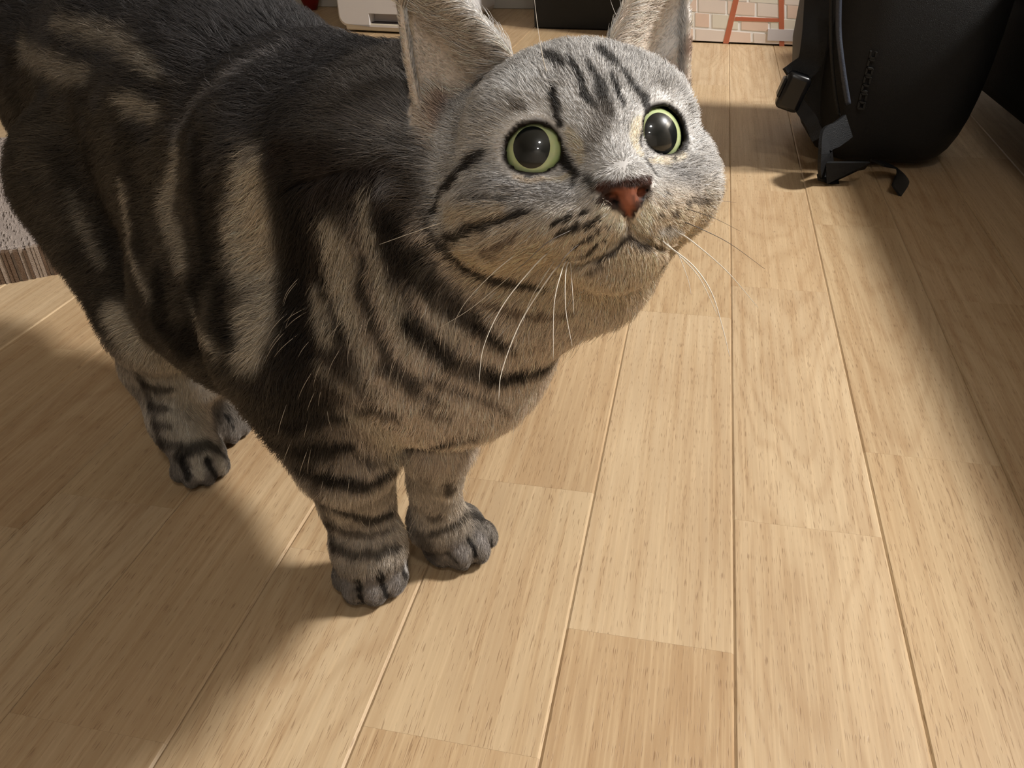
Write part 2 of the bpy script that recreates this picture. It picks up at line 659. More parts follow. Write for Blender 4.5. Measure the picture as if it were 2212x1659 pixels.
while x < .595:
    wd = rg_.uniform(.0022, .0052)
    dpt = rg_.uniform(-.0022, .0012)
    geo_ = box_geo((x, dpt, 0.0), (x + wd * .9, .008, .031 + rg_.uniform(0, .003)))
    tv, tf = (v, f) if rg_.random() < .55 else (v2, f2)
    n0 = len(tv)
    tv += [mat_o + frM[1] @ np.array(p) for p in geo_[0]]
    tf += [tuple(i + n0 for i in q) for q in geo_[1]]
    x += wd
for nm, a, b_, mm in (('ribbed_edge', v, f, m_rib1), ('ribbed_edge', v2, f2, m_rib2)):
    o = mesh_obj(nm, a, b_, mm, mat_e)
    o['kind'] = 'stuff'
# loops of the pile on top
lv, lf = [], []
for i in range(5200):
    a_, b2 = rg_.uniform(.006, .594), rg_.uniform(.008, .452)
    hgt = rg_.uniform(.001, .0032)
    le = rg_.uniform(.003, .008)
    wv = rg_.uniform(.0008, .0018)
    c0 = np.array([a_, b2, .0335])
    pts_ = [c0 + np.array(q) for q in ((-wv, -le, 0), (wv, -le, 0), (wv, le, 0), (-wv, le, 0), (0, -le * .5, hgt), (0, le * .5, hgt))]
    n0 = len(lv)
    lv += [mat_o + frM[1] @ p for p in pts_]
    lf += [tuple(n0 + i for i in q) for q in ((0, 1, 4), (1, 2, 5, 4), (2, 3, 5), (3, 0, 4, 5))]
o = mesh_obj('pile', lv, lf, m_pile, mat_e)
o['kind'] = 'stuff'

# backpack, seen from its side
m_nylon = noisy('bag_nylon', lin(26, 25, 25), lin(18, 18, 18), 240, .55, .5, spec=.4, bscale=1400)
m_web = noisy('bag_webbing', lin(16, 16, 18), lin(10, 10, 12), 500, .6, .4, spec=.4, bscale=900)
m_buck = noisy('bag_buckle', lin(20, 20, 22), lin(16, 16, 18), 20, .28, spec=.5)
m_zip = noisy('bag_zip_highlight', lin(70, 74, 84), lin(52, 56, 66), 300, .4, .4)  # lighter bluish grey paints a highlight along the piping
m_let = noisy('bag_lettering', lin(48, 48, 46), lin(30, 30, 29), 300, .6)
bag = empty('backpack', (.25, 1.25, 0))
tag(bag, 'black nylon backpack standing on the floor, strap and buckle at its left', 'backpack')


def rrect(x0, x1, y0, y1, z, r, lean=0.0, n=6):
    out = []
    for cx_, cy_, a0 in ((x1 - r, y1 - r, 0), (x0 + r, y1 - r, 90), (x0 + r, y0 + r, 180), (x1 - r, y0 + r, 270)):
        for k in range(n):
            a = math.radians(a0 + 90 * k / (n - 1))
            out.append((cx_ + r * math.cos(a) + lean, cy_ + r * math.sin(a), z))
    return out


BAGS = [(0.0, .185, .275, 1.175, 1.36, .02), (.006, .168, .300, 1.135, 1.38, .035), (.022, .158, .318, 1.122, 1.39, .045), (.06, .144, .332, 1.115, 1.40, .05),
        (.12, .138, .342, 1.111, 1.40, .055), (.20, .142, .350, 1.113, 1.40, .06), (.30, .150, .350, 1.12, 1.40, .06), (.38, .164, .340, 1.135, 1.39, .06),
        (.43, .185, .33, 1.165, 1.37, .05), (.45, .21, .30, 1.195, 1.34, .03)]
v, f = loft_geo([rrect(a, b_, c, d, z, r) for z, a, b_, c, d, r in BAGS])
bo = mesh_obj('sack', v, f, m_nylon, bag, True)
sub = bo.modifiers.new('round', 'SUBSURF')
sub.levels = sub.render_levels = 1


def strap(name, pts, w, t, mat, n=8, up=(0, 0, 1)):
    v, f = tube_geo(smooth_line(pts, n), 0, flat=(w, t), up=up)
    return mesh_obj(name, v, f, mat, bag)


def tubeb(name, pts, r, mat, n=8, parent=None):
    v, f = tube_geo(smooth_line(pts, n), r, 8)
    return mesh_obj(name, v, f, mat, parent or bag, True)


def at_y(px, py, Y):
    r = ray(px, py)
    return CAM_P + r * (Y / r[1])


# back panel padding towards the left, shoulder strap and its buckle
v, f = loft_geo([rrect(a, b_, 1.145, 1.365, z, .012) for z, a, b_ in ((.02, .152, .20), (.05, .130, .19), (.12, .121, .19), (.25, .126, .19), (.36, .140, .19), (.41, .16, .20))])
pb = mesh_obj('back_panel', v, f, m_nylon, bag, True)
strap('shoulder_strap', [at_y(1768, -60, 1.1450), at_y(1764, 20, 1.1450), at_y(1758, 90, 1.1350), at_y(1748, 135, 1.1350), at_y(1722, 158, 1.1300), at_y(1706, 170, 1.1250)], .030, .006, m_web, up=(0, 1, 0))
strap('strap_webbing', [at_y(1712, 205, 1.1250), at_y(1735, 238, 1.1200), at_y(1752, 262, 1.1100), at_y(1768, 300, 1.1000)], .016, .003, m_web, up=(0, 1, 0))
bc = at_y(1712, 195, 1.1250)
bx = np.array([.955, 0, -.29])
bz = np.array([.29, 0, .955])
frB = (bc, np.stack([bx, np.array([0, 1.0, 0]), bz], 1))
bk = box('buckle', (-.014, -.012, -.024), (.016, .012, .022), m_buck, bag, .006, 3, frB)
box('buckle_bar', (-.0165, -.010, -.012), (-.012, .010, .012), m_buck, bk, .002, 2, frB)
tubeb('piping', [at_y(1812, -20, 1.1050), at_y(1811, 60, 1.1050), at_y(1815, 110, 1.1030), at_y(1823, 170, 1.1030), at_y(1832, 225, 1.1050)], .0035, m_zip)
tubeb('seam', [at_y(1796, -20, 1.1070), at_y(1795, 60, 1.1050), at_y(1797, 130, 1.1030), at_y(1804, 200, 1.1040), at_y(1812, 250, 1.1070)], .0022, m_nylon)
# bottom compression strap with its tail on the floor
strap('bottom_strap', [at_y(1832, 272, 1.1050), at_y(1808, 290, 1.0900), at_y(1786, 303, 1.0730), at_y(1782, 340, 1.0530), W(1786, 372, .012), W(1790, 394, .003)], .030, .004, m_web, up=(0, 1, 0))
v, f = [], []
tp = [W(1784, 352, .030), W(1880, 352, .030), W(1868, 366, .018), W(1822, 376, .010), W(1806, 396, .003), W(1786, 398, .003)]
v = [p for p in tp] + [p + np.array([0, .006, .0]) for p in tp]
f = [tuple(range(6)), tuple(range(11, 5, -1))] + [(i, i + 6, (i + 1) % 6 + 6, (i + 1) % 6) for i in range(6)]
mesh_obj('strap_tab', v, f, m_web, bag)
strap('webbing_tail', [W(1895, 352, .022), W(1925, 358, .016), W(1946, 372, .010), W(1951, 390, .006), W(1940, 418, .003)], .026, .0022, m_web, up=(0, 0, 1))
# faint upright lettering on the side
lv, lf = [], []


def stroke_bar(px0, py0, px1, py1, w=.0022):
    a, b_ = at_y(px0, py0, 1.1095), at_y(px1, py1, 1.1095)
    d = b_ - a
    s_ = np.cross(d, (0, 1, 0))
    s_ = s_ / np.linalg.norm(s_) * w / 2
    n0 = len(lv)
    lv.extend([a - s_, a + s_, b_ + s_, b_ - s_] + [p + np.array([0, .004, 0]) for p in (a - s_, a + s_, b_ + s_, b_ - s_)])
    lf.extend([tuple(n0 + i for i in q) for q in ((0, 1, 2, 3), (0, 4, 5, 1), (1, 5, 6, 2), (2, 6, 7, 3), (3, 7, 4, 0))])


ax0, ay0, ax1, ay1 = 1888, 112, 1858, 240
for k in range(7):
    t0, t1 = k / 7, (k + .72) / 7
    p = lambda t, o: (ax0 + (ax1 - ax0) * t + o, ay0 + (ay1 - ay0) * t + o * .2)
    if k != 0:
        stroke_bar(*p(t0, -6), *p(t0, 6))
    stroke_bar(*p(t0, -6), *p(t1, -6))
    if k % 2 == 0:
        stroke_bar(*p(t1, -6), *p(t1, 6))
    if k % 3 != 1:
        stroke_bar(*p(t0, 6), *p(t1, 6))
mesh_obj('lettering', lv, lf, m_let, bag)

# dark upholstered seat at the right, lengthened out of view to shade the floor
m_seat = noisy('black_upholstery', lin(14, 13, 13), lin(10, 9, 9), 120, .8, .5, spec=.2, bscale=700)
seat = empty('upholstered_seat', (.80, 1.40, 0))
tag(seat, 'black upholstered seat in the dark at the right edge, beside the backpack', 'seat')
sa = math.radians(3.0)
frS = (np.array([.372, 1.36, 0.0]), np.array([[math.cos(sa), -math.sin(sa), 0], [math.sin(sa), math.cos(sa), 0], [0, 0, 1.0]]))
box('seat_base', (.012, -1.04, .045), (.64, .39, .18), m_seat, seat, .025, 4, frS)
box('seat_cushion', (0, -1.05, .18), (.40, .40, .33), m_seat, seat, .045, 5, frS)
box('unseen_backrest', (.30, -1.05, .17), (.65, .40, .72), m_seat, seat, .06, 5, frS)  # out of view; added and sized to shade the floor at the right
for x_, y_ in ((.06, -.99), (.58, -.99), (.06, .34), (.58, .34)):
    x_, y_, _ = frS[0] + frS[1] @ np.array([x_, y_, 0])
    secs = [[(x_ + r * math.cos(a), y_ + r * math.sin(a), z) for a in np.linspace(0, 2 * math.pi, 10, endpoint=False)] for z, r in ((0, .014), (.05, .022))]
    v, f = loft_geo(secs)
    mesh_obj('leg', v, f, m_black, seat, True)

# ------------------------------------------------------------------ the cat: one implicit surface
BH = np.array([0.905, -0.425, 0.0])           # heading of the trunk
BN = np.array([0.425, 0.905, 0.0])            # its far side
F0 = np.array([-0.1405, 0.337, 0.0])          # floor point between the fore paws


def B(s, w, z):
    return F0 + BH * s + BN * w + np.array([0, 0, z])


HEAD_T = np.array([-0.032, 0.276, 0.281])     # midpoint between the eyes
HEAD_R = np.array([[0.897, -0.227, 0.378], [0.439, 0.376, -0.816], [0.043, 0.898, 0.437]])
u_, s_, v_ = np.linalg.svd(HEAD_R)
HEAD_R = u_ @ v_


def Hd(x, y, z):
    """head frame in centimetres: x to the cat's left, y up, z out of the face"""
    return HEAD_T + HEAD_R @ (np.array([x, y, z]) * 0.01)


def axis_grid(parts):
    out = []
    for a, b, st in parts:
        n = max(1, int(round((b - a) / st)))
        out += list(np.linspace(a, b, n, endpoint=False))
    out.append(parts[-1][1])
    return np.array(out)


GX = axis_grid([(-0.64, -0.36, .004), (-0.36, -0.125, .0024), (-0.125, 0.055, .0013)])
GY = axis_grid([(0.195, 0.365, .0013), (0.365, 0.45, .0024), (0.45, 0.69, .004)])
GZ = axis_grid([(-0.004, 0.06, .002), (0.06, 0.205, .003), (0.205, 0.375, .0013), (0.375, 0.55, .005)])
VAL = np.full((len(GX), len(GY), len(GZ)), 0.05, np.float32)


def region(lo, hi):
    sl = []
    for g, a, b in zip((GX, GY, GZ), lo, hi):
        sl.append(slice(max(0, np.searchsorted(g, a) - 1), min(len(g), np.searchsorted(g, b) + 1)))
    P = np.stack(np.meshgrid(GX[sl[0]], GY[sl[1]], GZ[sl[2]], indexing='ij'), -1).astype(np.float32)
    return tuple(sl), P


def smin(a, b, k):
    h = np.maximum(k - np.abs(a - b), 0) / k
    return np.minimum(a, b) - h * h * k * 0.25


def smax(a, b, k):
    return -smin(-a, -b, k)


def add(dfun, lo, hi, k=0.012, carve=False):
    m = k + 0.006
    sl, P = region(np.asarray(lo) - m, np.asarray(hi) + m)
    if P.size == 0:
        return
    d = dfun(P).astype(np.float32)
    VAL[sl] = smax(VAL[sl], -d, k) if carve else smin(VAL[sl], d, k)


def cone(a, b, ra, rb, k=0.012, carve=False):
    a, b = np.asarray(a, np.float32), np.asarray(b, np.float32)

    def f(P):
        ba = b - a
        l2 = float(ba @ ba)
        t = np.clip(((P - a) @ ba) / l2, 0, 1)
        q = P - a - t[..., None] * ba
        return np.sqrt((q * q).sum(-1)) - (ra + (rb - ra) * t)
    r = max(ra, rb)
    add(f, np.minimum(a, b) - r, np.maximum(a, b) + r, k, carve)


def chain(pts, radii, k=0.012):
    for i in range(len(pts) - 1):
        cone(pts[i], pts[i + 1], radii[i], radii[i + 1], k)


def ell(c, rad, R=None, k=0.012, carve=False):
    c = np.asarray(c, np.float32)
    rad = np.asarray(rad, np.float32)
    R = np.eye(3, dtype=np.float32) if R is None else np.asarray(R, np.float32)

    def f(P):
        q = (P - c) @ R                       # columns of R are the ellipsoid's axes
        k0 = np.sqrt(((q / rad) ** 2).sum(-1))
        k1 = np.sqrt(((q / rad ** 2) ** 2).sum(-1)) + 1e-6
        return np.where(k0 < 1e-4, -rad.min(), k0 * (k0 - 1) / k1)
    e = np.sqrt(((R * rad) ** 2).sum(1))
    add(f, c - e, c + e, k, carve)


def cloud(pts, radii, k=0.003):
    """thin curved sheets given as dense points with a radius each"""
    pts = np.asarray(pts, np.float32)
    radii = np.asarray(radii, np.float32)

    def f(P):
        sh = P.shape[:3]
        Q = P.reshape(-1, 3)
        out = np.empty(len(Q), np.float32)
        pn = (pts ** 2).sum(1)
        for i in range(0, len(Q), 4000):
            q = Q[i:i + 4000]
            d = np.sqrt(np.maximum((q ** 2).sum(1)[:, None] + pn[None] - 2 * q @ pts.T, 0)) - radii[None]
            out[i:i + 4000] = d.min(1)
        return out.reshape(sh)
    add(f, pts.min(0) - radii.max(), pts.max(0) + radii.max(), k)


def frame_from(fwd, up=(0, 0, 1)):
    f = np.asarray(fwd, float)
    f /= np.linalg.norm(f)
    r = np.cross(f, up)
    r /= np.linalg.norm(r)
    return np.stack([r, f, np.cross(r, f)], 1)   # columns right, forward, up


BODY_R = np.stack([BH, BN, np.array([0, 0, 1.0])], 1)
# trunk
ell(B(0.030, 0.004, 0.176), (.057, .050, .058), BODY_R, .02)
ell(B(-0.045, 0.016, 0.193), (.085, .060, .086), BODY_R, .02)
ell(B(-0.150, 0.042, 0.206), (.100, .072, .096), BODY_R, .03)
ell(B(-0.240, 0.058, 0.226), (.090, .068, .088), BODY_R, .03)
ell(B(-0.345, 0.072, 0.222), (.084, .068, .092), BODY_R, .03)
ell(B(-0.090, 0.004, 0.152), (.085, .056, .056), BODY_R, .03)
# neck
chain([B(-.045, .02, .232), B(.02, .01, .238), Hd(0, -.8, -6.2)], [.056, .050, .043], .025)
chain([B(.022, .0, .185), Hd(0, -3.8, -4.4)], [.044, .027], .02)
# fore legs: shoulder, elbow, mid forearm, wrist
PAW = {}


def paw(c, fwd, sc=1.0, spread=1.0):
    Rf = frame_from((fwd[0], fwd[1], 0))

    def q(x, y, z):
        return np.asarray(c) + Rf @ (np.array([x, y, z]) * 0.01 * sc)
    ell(q(0, 0, 1.15), np.array([1.62, 1.75, 1.12]) * .01 * sc, Rf, .008)
    toes = [(-1.25, .95, .95, .72), (-.45, 1.75, 1.0, .78), (.45, 1.75, 1.0, .78), (1.25, .95, .95, .72)]
    for x, y, z, r in toes:
        d = np.array([x * .25, 1, 0])
        ell(q(x * spread, y, z), np.array([r * .92, r * 1.35, r * 1.12]) * .01 * sc,
            Rf @ frame_from(d), .0022)
    return q


fl = [B(-.025, -.036, .165), W(748, 975, .105), W(770, 1075, .062), W(797, 1180, .030)]
cone(fl[0], fl[1], .036, .0255, .03)
chain(fl[1:], [.0240, .0190, .0172], .005)
fr = [B(-.02, .034, .165), W(946, 955, .105), W(939, 1040, .068), W(946, 1125, .030)]
cone(fr[0], fr[1], .032, .0172, .010)
chain(fr[1:], [.0172, .0130, .0136], .005)
PAW['fl'] = paw(W(813, 1240, .0), (0.10, -1.0), 1.08)
cone(W(345, 680, .115), B(-.12, .0, .15), .026, .036, .03)
cone(fl[3], W(806, 1225, .014), .0185, .0165, .01)
PAW['fr'] = paw(W(988, 1170, .0), (0.55, -0.75), 1.08)
cone(fr[3], W(968, 1158, .014), .0150, .0155, .01)
# hind legs: thigh, knee, hock, shank
hl_paw, hr_paw = W(441, 1012, 0), W(491, 930, 0)
hl = [W(225, 390, .19), W(345, 680, .115), W(330, 785, .066), W(385, 905, .034), W(428, 990, .014)]
chain(hl, [.052, .031, .0180, .0152, .0158], .014)
hr = [hl[0] + BN * .085, hl[1] + BN * .085, W(425, 800, .062), W(455, 850, .028), W(482, 915, .014)]
chain(hr, [.050, .034, .016, .0125, .014], .016)
PAW['hl'] = paw(hl_paw, (0.45, -0.9), 1.0)
PAW['hr'] = paw(hr_paw, (0.50, -0.85), .92)
# tail, raised behind
tail = [B(-.40, .075, .265), B(-.46, .08, .285), B(-.475, .085, .32), B(-.48, .09, .39), B(-.47, .09, .46), B(-.45, .09, .52)]
chain(tail, [.026, .021, .018, .017, .016, .013], .015)

# head
def hell(x, y, z, rx, ry, rz, k=.008, carve=False, tilt=None):
    R = HEAD_R if tilt is None else HEAD_R @ tilt
    ell(Hd(x, y, z), np.array([rx, ry, rz]) * .01, R, k, carve)


hell(0, .35, -4.3, 4.3, 3.3, 4.6, .01)
hell(0, 1.2, -2.3, 3.3, 2.2, 2.3, .012)
for s in (-1, 1):
    hell(s * 2.65, -1.55, -2.9, 2.2, 2.1, 2.7, .014)
    hell(s * 2.25, 1.05, -1.5, 1.45, 1.15, 1.2, .01)
    hell(s * 2.4, -1.75, -1.25, 1.5, 1.2, 1.3, .014)
cone(Hd(0, .7, -1.4), Hd(0, -1.5, 1.15), .0155, .0086, .012)
for s in (-1, 1):
    hell(s * 1.15, -2.65, .40, 1.55, 1.05, 1.32, .014)
hell(0, -3.85, .15, 1.15, .80, 1.05, .010)
cone(Hd(0, -3.4, -.3), Hd(0, -3.0, -3.5), .012, .024, .014)
# nose leather
hell(0, -1.82, 1.55, .92, .50, .60, .003)
hell(0, -2.20, 1.62, .45, .48, .48, .003)
for s in (-1, 1):
    hell(s * .46, -2.04, 2.02, .20, .15, .34, .0012, True)
    cone(Hd(s * .62, -2.00, 1.88), Hd(s * .92, -1.95, 1.45), .0011, .0007, .0012, True)
# philtrum and mouth line
mouth = [(0, -2.55, 1.98), (0, -3.05, 1.75)]
cone(Hd(*mouth[0]), Hd(*mouth[1]), .0008, .0012, .0015, True)
for s in (-1, 1):
    mp = [(0, -3.08, 1.75), (s * .45, -3.42, 1.55), (s * .95, -3.72, 1.15), (s * 1.5, -3.85, .6), (s * 1.9, -3.85, .0)]
    for a, b in zip(mp[:-1], mp[1:]):
        cone(Hd(*a), Hd(*b), .0013, .0011, .002, True)
# eyes
EYE = {}
EYE_R = 1.16


def eye_setup(s):
    n = np.array([s * .34, .12, .93])
    n /= np.linalg.norm(n)
    c = np.array([s * 2.28, 0, 0.05]) - n * EYE_R * .80
    return c, n


for s in (-1, 1):
    c, n = eye_setup(s)
    EYE[s] = (Hd(*c), HEAD_R @ n)
    # lids: a ring around the opening
    Rn = np.stack([np.cross((0, 1, 0), n), np.cross(n, np.cross((0, 1, 0), n)), n], 1)
    Rn /= np.linalg.norm(Rn, axis=0)
    ring = []
    for a in np.linspace(0, 2 * math.pi, 48, endpoint=False):
        x, y = 1.02 * math.cos(a), .96 * math.sin(a)
        # almond corners: inner corner drawn down toward the nose
        inner = max(0, math.cos(a) * -s) ** 6
        x += -s * .28 * inner
        y -= .22 * inner
        z = math.sqrt(max(EYE_R ** 2 - x * x - y * y, .05)) + .07
        ring.append(Hd(*(c + Rn @ np.array([x, y, z]))))
    cloud(ring, [.0019] * len(ring), .0035)
    EYE[s] += (ring, Rn)
    # upper lid folded over the top of the eyeball
    lid = []
    for el in np.linspace(.80, 1.05, 6):
        for az in np.linspace(-.95, .95, 25):
            e2 = el - .10 * az * az + .10 * az * s
            d_ = np.array([math.sin(az) * math.cos(e2), math.sin(e2), math.cos(az) * math.cos(e2)])
            lid.append(Hd(*(c + Rn @ (d_ * (EYE_R + .10)))))
    cloud(lid, [.0009] * len(lid), .0016)
for s in (-1, 1):
    cone(EYE[s][0], EYE[s][0] + EYE[s][1] * .0005, EYE_R * .01 + .0004, EYE_R * .01 + .0004, .0008, True)

# ears: thin cupped sheets from an arc of the skull to the tip
EAR = {}
EAR_PTS = []


def ear(s, inner, outer, back, tip, rb=.0016):
    I, O, K, T = [Hd(*p) for p in (inner, outer, back, tip)]
    cen = (I + O) * .5
    pts, rad = [], []
    for v in np.linspace(0, 1, 46):
        for u in np.linspace(0, 1, 46):
            base = (1 - u) ** 2 * I + 2 * u * (1 - u) * K + u * u * O
            p = (1 - v) * base + v * T + v * (1 - v) * .62 * (base - cen)
            pts.append(p)
            rad.append(rb * (1 - .45 * v))
    cloud(pts, rad, .004)
    EAR[s] = (I, O, K, T)
    EAR_PTS.append(np.array(pts))


ear(-1, (-1.9, 3.7, -2.9), (-5.0, .6, -4.7), (-4.6, 3.6, -6.6), (-5.2, 7.6, -3.6))
ear(1, (1.9, 3.7, -2.9), (5.0, .6, -4.7), (4.6, 3.6, -6.6), (5.6, 7.6, -3.6))


def surface_nets():
    S = VAL < 0
    a = S[:-1, :-1, :-1].astype(np.int8)
    cnt = a.copy()
    for dx, dy, dz in [(1, 0, 0), (0, 1, 0), (0, 0, 1), (1, 1, 0), (1, 0, 1), (0, 1, 1), (1, 1, 1)]:
        cnt += S[dx:S.shape[0] - 1 + dx, dy:S.shape[1] - 1 + dy, dz:S.shape[2] - 1 + dz]
    act = np.argwhere((cnt > 0) & (cnt < 8))
    vid = np.full(cnt.shape, -1, np.int32)
    vid[act[:, 0], act[:, 1], act[:, 2]] = np.arange(len(act))
    cor = np.array([(i, j, k) for i in (0, 1) for j in (0, 1) for k in (0, 1)])
    cv = np.stack([VAL[act[:, 0] + c[0], act[:, 1] + c[1], act[:, 2] + c[2]] for c in cor], 1)
    acc = np.zeros((len(act), 3))
    num = np.zeros(len(act))
    for i in range(8):
        for j in range(i + 1, 8):
            if np.abs(cor[i] - cor[j]).sum() != 1:
                continue
            m = (cv[:, i] < 0) != (cv[:, j] < 0)
            t = cv[m, i] / (cv[m, i] - cv[m, j])
            acc[m] += cor[i] + t[:, None] * (cor[j] - cor[i])
            num[m] += 1
    fr_ = acc / num[:, None]
    V = np.stack([g[act[:, d]] + fr_[:, d] * (g[act[:, d] + 1] - g[act[:, d]]) for d, g in enumerate((GX, GY, GZ))], 1)
    F = []
    for d in range(3):
        o1, o2 = (d + 1) % 3, (d + 2) % 3
        sl0 = [slice(1, -1)] * 3
        sl0[d] = slice(0, -1)
        sl1 = list(sl0)
        sl1[d] = slice(1, None)
        A, Bb = S[tuple(sl0)], S[tuple(sl1)]
        idx = np.argwhere(A != Bb)
        up = A[idx[:, 0], idx[:, 1], idx[:, 2]]
        base = idx.copy()
        base[:, o1] += 1
        base[:, o2] += 1
        q = []
        for e1, e2 in ((-1, -1), (0, -1), (0, 0), (-1, 0)):
            c = base.copy()
            c[:, o1] += e1
            c[:, o2] += e2
            q.append(vid[c[:, 0], c[:, 1], c[:, 2]])
        q = np.stack(q, 1)
        q[~up] = q[~up][:, ::-1]
        F.append(q)
    F = np.concatenate(F)
    F = F[(F >= 0).all(1)]
    return V, F


CAT_V, CAT_F = surface_nets()

# ------------------------------------------------------------------ coat: colours, markings, fur
def norm(a):
    return a / (np.linalg.norm(a, axis=-1, keepdims=True) + 1e-9)


def hash3(i, seed):
    x = (i[..., 0] * 374761393 + i[..., 1] * 668265263 + i[..., 2] * 2147483647 + seed * 1274126177) & 0xffffffff
    x = ((x ^ (x >> 13)) * 1274126177) & 0xffffffff
    x = x ^ (x >> 16)
    return (x & 0xffff) / 65535.0


def vnoise(P, freq, seed=0):
    Q = P * freq + 100.0
    i = np.floor(Q).astype(np.int64)
    f = Q - i
    f = f * f * (3 - 2 * f)
    out = 0
    for dx in (0, 1):
        for dy in (0, 1):
            for dz in (0, 1):
                w = (f[:, 0] if dx else 1 - f[:, 0]) * (f[:, 1] if dy else 1 - f[:, 1]) * (f[:, 2] if dz else 1 - f[:, 2])
                out = out + w * hash3(i + np.array([dx, dy, dz]), seed)
    return out * 2 - 1


def sstep(a, b, x):
    t = np.clip((x - a) / (b - a), 0, 1)
    return t * t * (3 - 2 * t)


V = CAT_V
F = CAT_F
# vertex normals
fn = np.cross(V[F[:, 2]] - V[F[:, 0]], V[F[:, 3]] - V[F[:, 1]])
VN = np.zeros_like(V)
for c in range(4):
    np.add.at(VN, F[:, c], fn)
VN = norm(VN)
cat_bvh = BVHTree.FromPolygons([tuple(v) for v in V], [tuple(f) for f in F])


def hit(px, py):
    r = ray(px, py)
    r = r / np.linalg.norm(r)
    loc, nor, idx, dist = cat_bvh.ray_cast(Vector(CAM_P), Vector(r))
    return None if loc is None else np.array(loc)


DARK = lin(20, 17, 16)
DARKB = lin(50, 42, 37)
MID = lin(106, 98, 90)
BROWN = lin(100, 82, 68)
SILV = lin(213, 210, 207)
LITE = lin(244, 241, 238)
BEIGE = lin(228, 206, 176)
CREAM = lin(240, 225, 200)
TAUPE = lin(202, 191, 173)
SHEEN_GREY = lin(134, 131, 131)  # grey of pale coat streaks, and of sheen painted on the back
ORANGE = lin(146, 86, 62)
INK = lin(16, 13, 12)
PAWG = lin(136, 129, 124)

STROKES = []
WIDE = [1.4, 1.3]


def S(pts, w, col, op=1.0, soft=.35):
    """a marking of the coat, painted sheen and toe shade included: a polyline laid on the skin, width in pixels of the photograph"""
    ws = [w] * len(pts) if np.isscalar(w) else list(w)
    P3, R3 = [], []
    for i in range(max(1, len(pts) - 1)):
        a = pts[i]
        b = pts[min(i + 1, len(pts) - 1)]
        wa, wb = ws[i], ws[min(i + 1, len(pts) - 1)]
        n = max(1, int(math.hypot(b[0] - a[0], b[1] - a[1]) / max(3, .25 * min(wa, wb))))
        for j in range(n + 1):
            t = j / n
            h = hit(a[0] + (b[0] - a[0]) * t, a[1] + (b[1] - a[1]) * t)
            if h is None:
                continue
            dep = float(-(CAM_R.T @ (h - CAM_P))[2])
            P3.append(h)
            R3.append((wa + (wb - wa) * t) * .5 * dep / FPX * (WIDE[0] if dep < .37 else WIDE[1]))
    if P3:
        STROKES.append((np.array(P3), np.array(R3), np.array(col), op, soft))


S([(620, 360), (720, 390), (800, 410), (870, 420)], [80, 100, 110, 90], DARKB, .85, .6)
S([(835, 500), (845, 600), (880, 680)], [70, 70, 50], DARK, .8, .6)
S([(690, 440), (690, 600), (690, 740), (700, 840)], [110, 120, 120, 100], DARKB, .75, .6)
# --- trunk: light patches and dark bands of the near flank
S([(540, 375), (545, 450), (535, 520), (550, 580)], [80, 105, 120, 90], TAUPE, .95, .5)
S([(560, 400), (558, 560)], 60, BEIGE, .35, .7)
S([(565, 650), (548, 700), (530, 770)], [50, 75, 60], TAUPE, .9, .5)
S([(390, 300), (385, 380), (360, 450), (385, 510), (400, 570)], [30, 42, 50, 56, 40], TAUPE, .65, .6)
S([(270, 400), (285, 470), (290, 540), (315, 610), (350, 670)], [22, 28, 26, 26, 18], TAUPE, .6, .6)
S([(150, 420), (180, 500), (215, 570)], [20, 26, 20], TAUPE, .35, .6)
S([(420, 650), (450, 720), (475, 770)], [16, 22, 18], TAUPE, .7, .6)
S([(134, 53), (244, 85), (300, 120), (346, 170)], [34, 40, 38, 24], TAUPE, .5, 1.0)
S([(262, 218), (300, 232), (335, 250)], [24, 40, 26], TAUPE, .75, 1.0)
S([(60, 110), (130, 150), (200, 170)], [40, 50, 30], TAUPE, .45, .7)
S([(387, 300), (419, 252), (470, 200), (530, 155), (600, 118)], [34, 34, 30, 28, 20], SHEEN_GREY, .8, .6)
S([(520, 300), (545, 340)], [30, 40], SHEEN_GREY, .5, .7)
S([(692, 285), (770, 250), (860, 225)], [22, 34, 40], SHEEN_GREY, .35, .8)  # grey sheen of the back painted into the coat
S([(440, 320), (435, 420), (450, 500), (460, 590), (430, 640)], [60, 62, 60, 66, 60], DARK, .85, .5)
S([(350, 610), (352, 690), (385, 735), (430, 732)], [58, 70, 74, 60], DARK, .95, .5)
S([(480, 640), (475, 700), (500, 740)], [60, 60, 40], DARK, .8, .5)
S([(600, 330), (700, 340), (800, 350), (870, 330)], [50, 70, 90, 80], DARKB, .7, .7)
S([(640, 430), (650, 540), (640, 660), (640, 760)], [80, 70, 60, 70], DARK, .75, .6)
S([(220, 440), (245, 540), (270, 620)], [36, 40, 40], DARK, .6, .6)
S([(120, 330), (160, 420)], 50, DARK, .5, .7)
# shoulder and chest side
S([(722, 515), (738, 560), (740, 620), (752, 680)], [50, 62, 56, 46], TAUPE, .8, .6)
S([(690, 640), (700, 700), (712, 740)], [30, 40, 34], TAUPE, .6, .6)
S([(752, 690), (775, 740), (800, 790)], [34, 34, 26], TAUPE, .55, .6)
S([(790, 430), (795, 500), (815, 560), (830, 640), (850, 700), (890, 760)], [16, 20, 26, 24, 24, 26], TAUPE, .7, .6)
S([(835, 405), (830, 430)], [34, 24], SHEEN_GREY, .7, .6)
S([(905, 560), (915, 620), (950, 690), (985, 730)], [20, 28, 34, 34], TAUPE, .75, .6)
S([(850, 640), (880, 690), (920, 740), (960, 790)], [24, 34, 30, 24], TAUPE, .55, .6)
S([(766, 805), (812, 848), (842, 866)], [14, 20, 14], TAUPE, .8, .5)
S([(700, 800), (760, 850)], [26, 20], TAUPE, .35, .6)
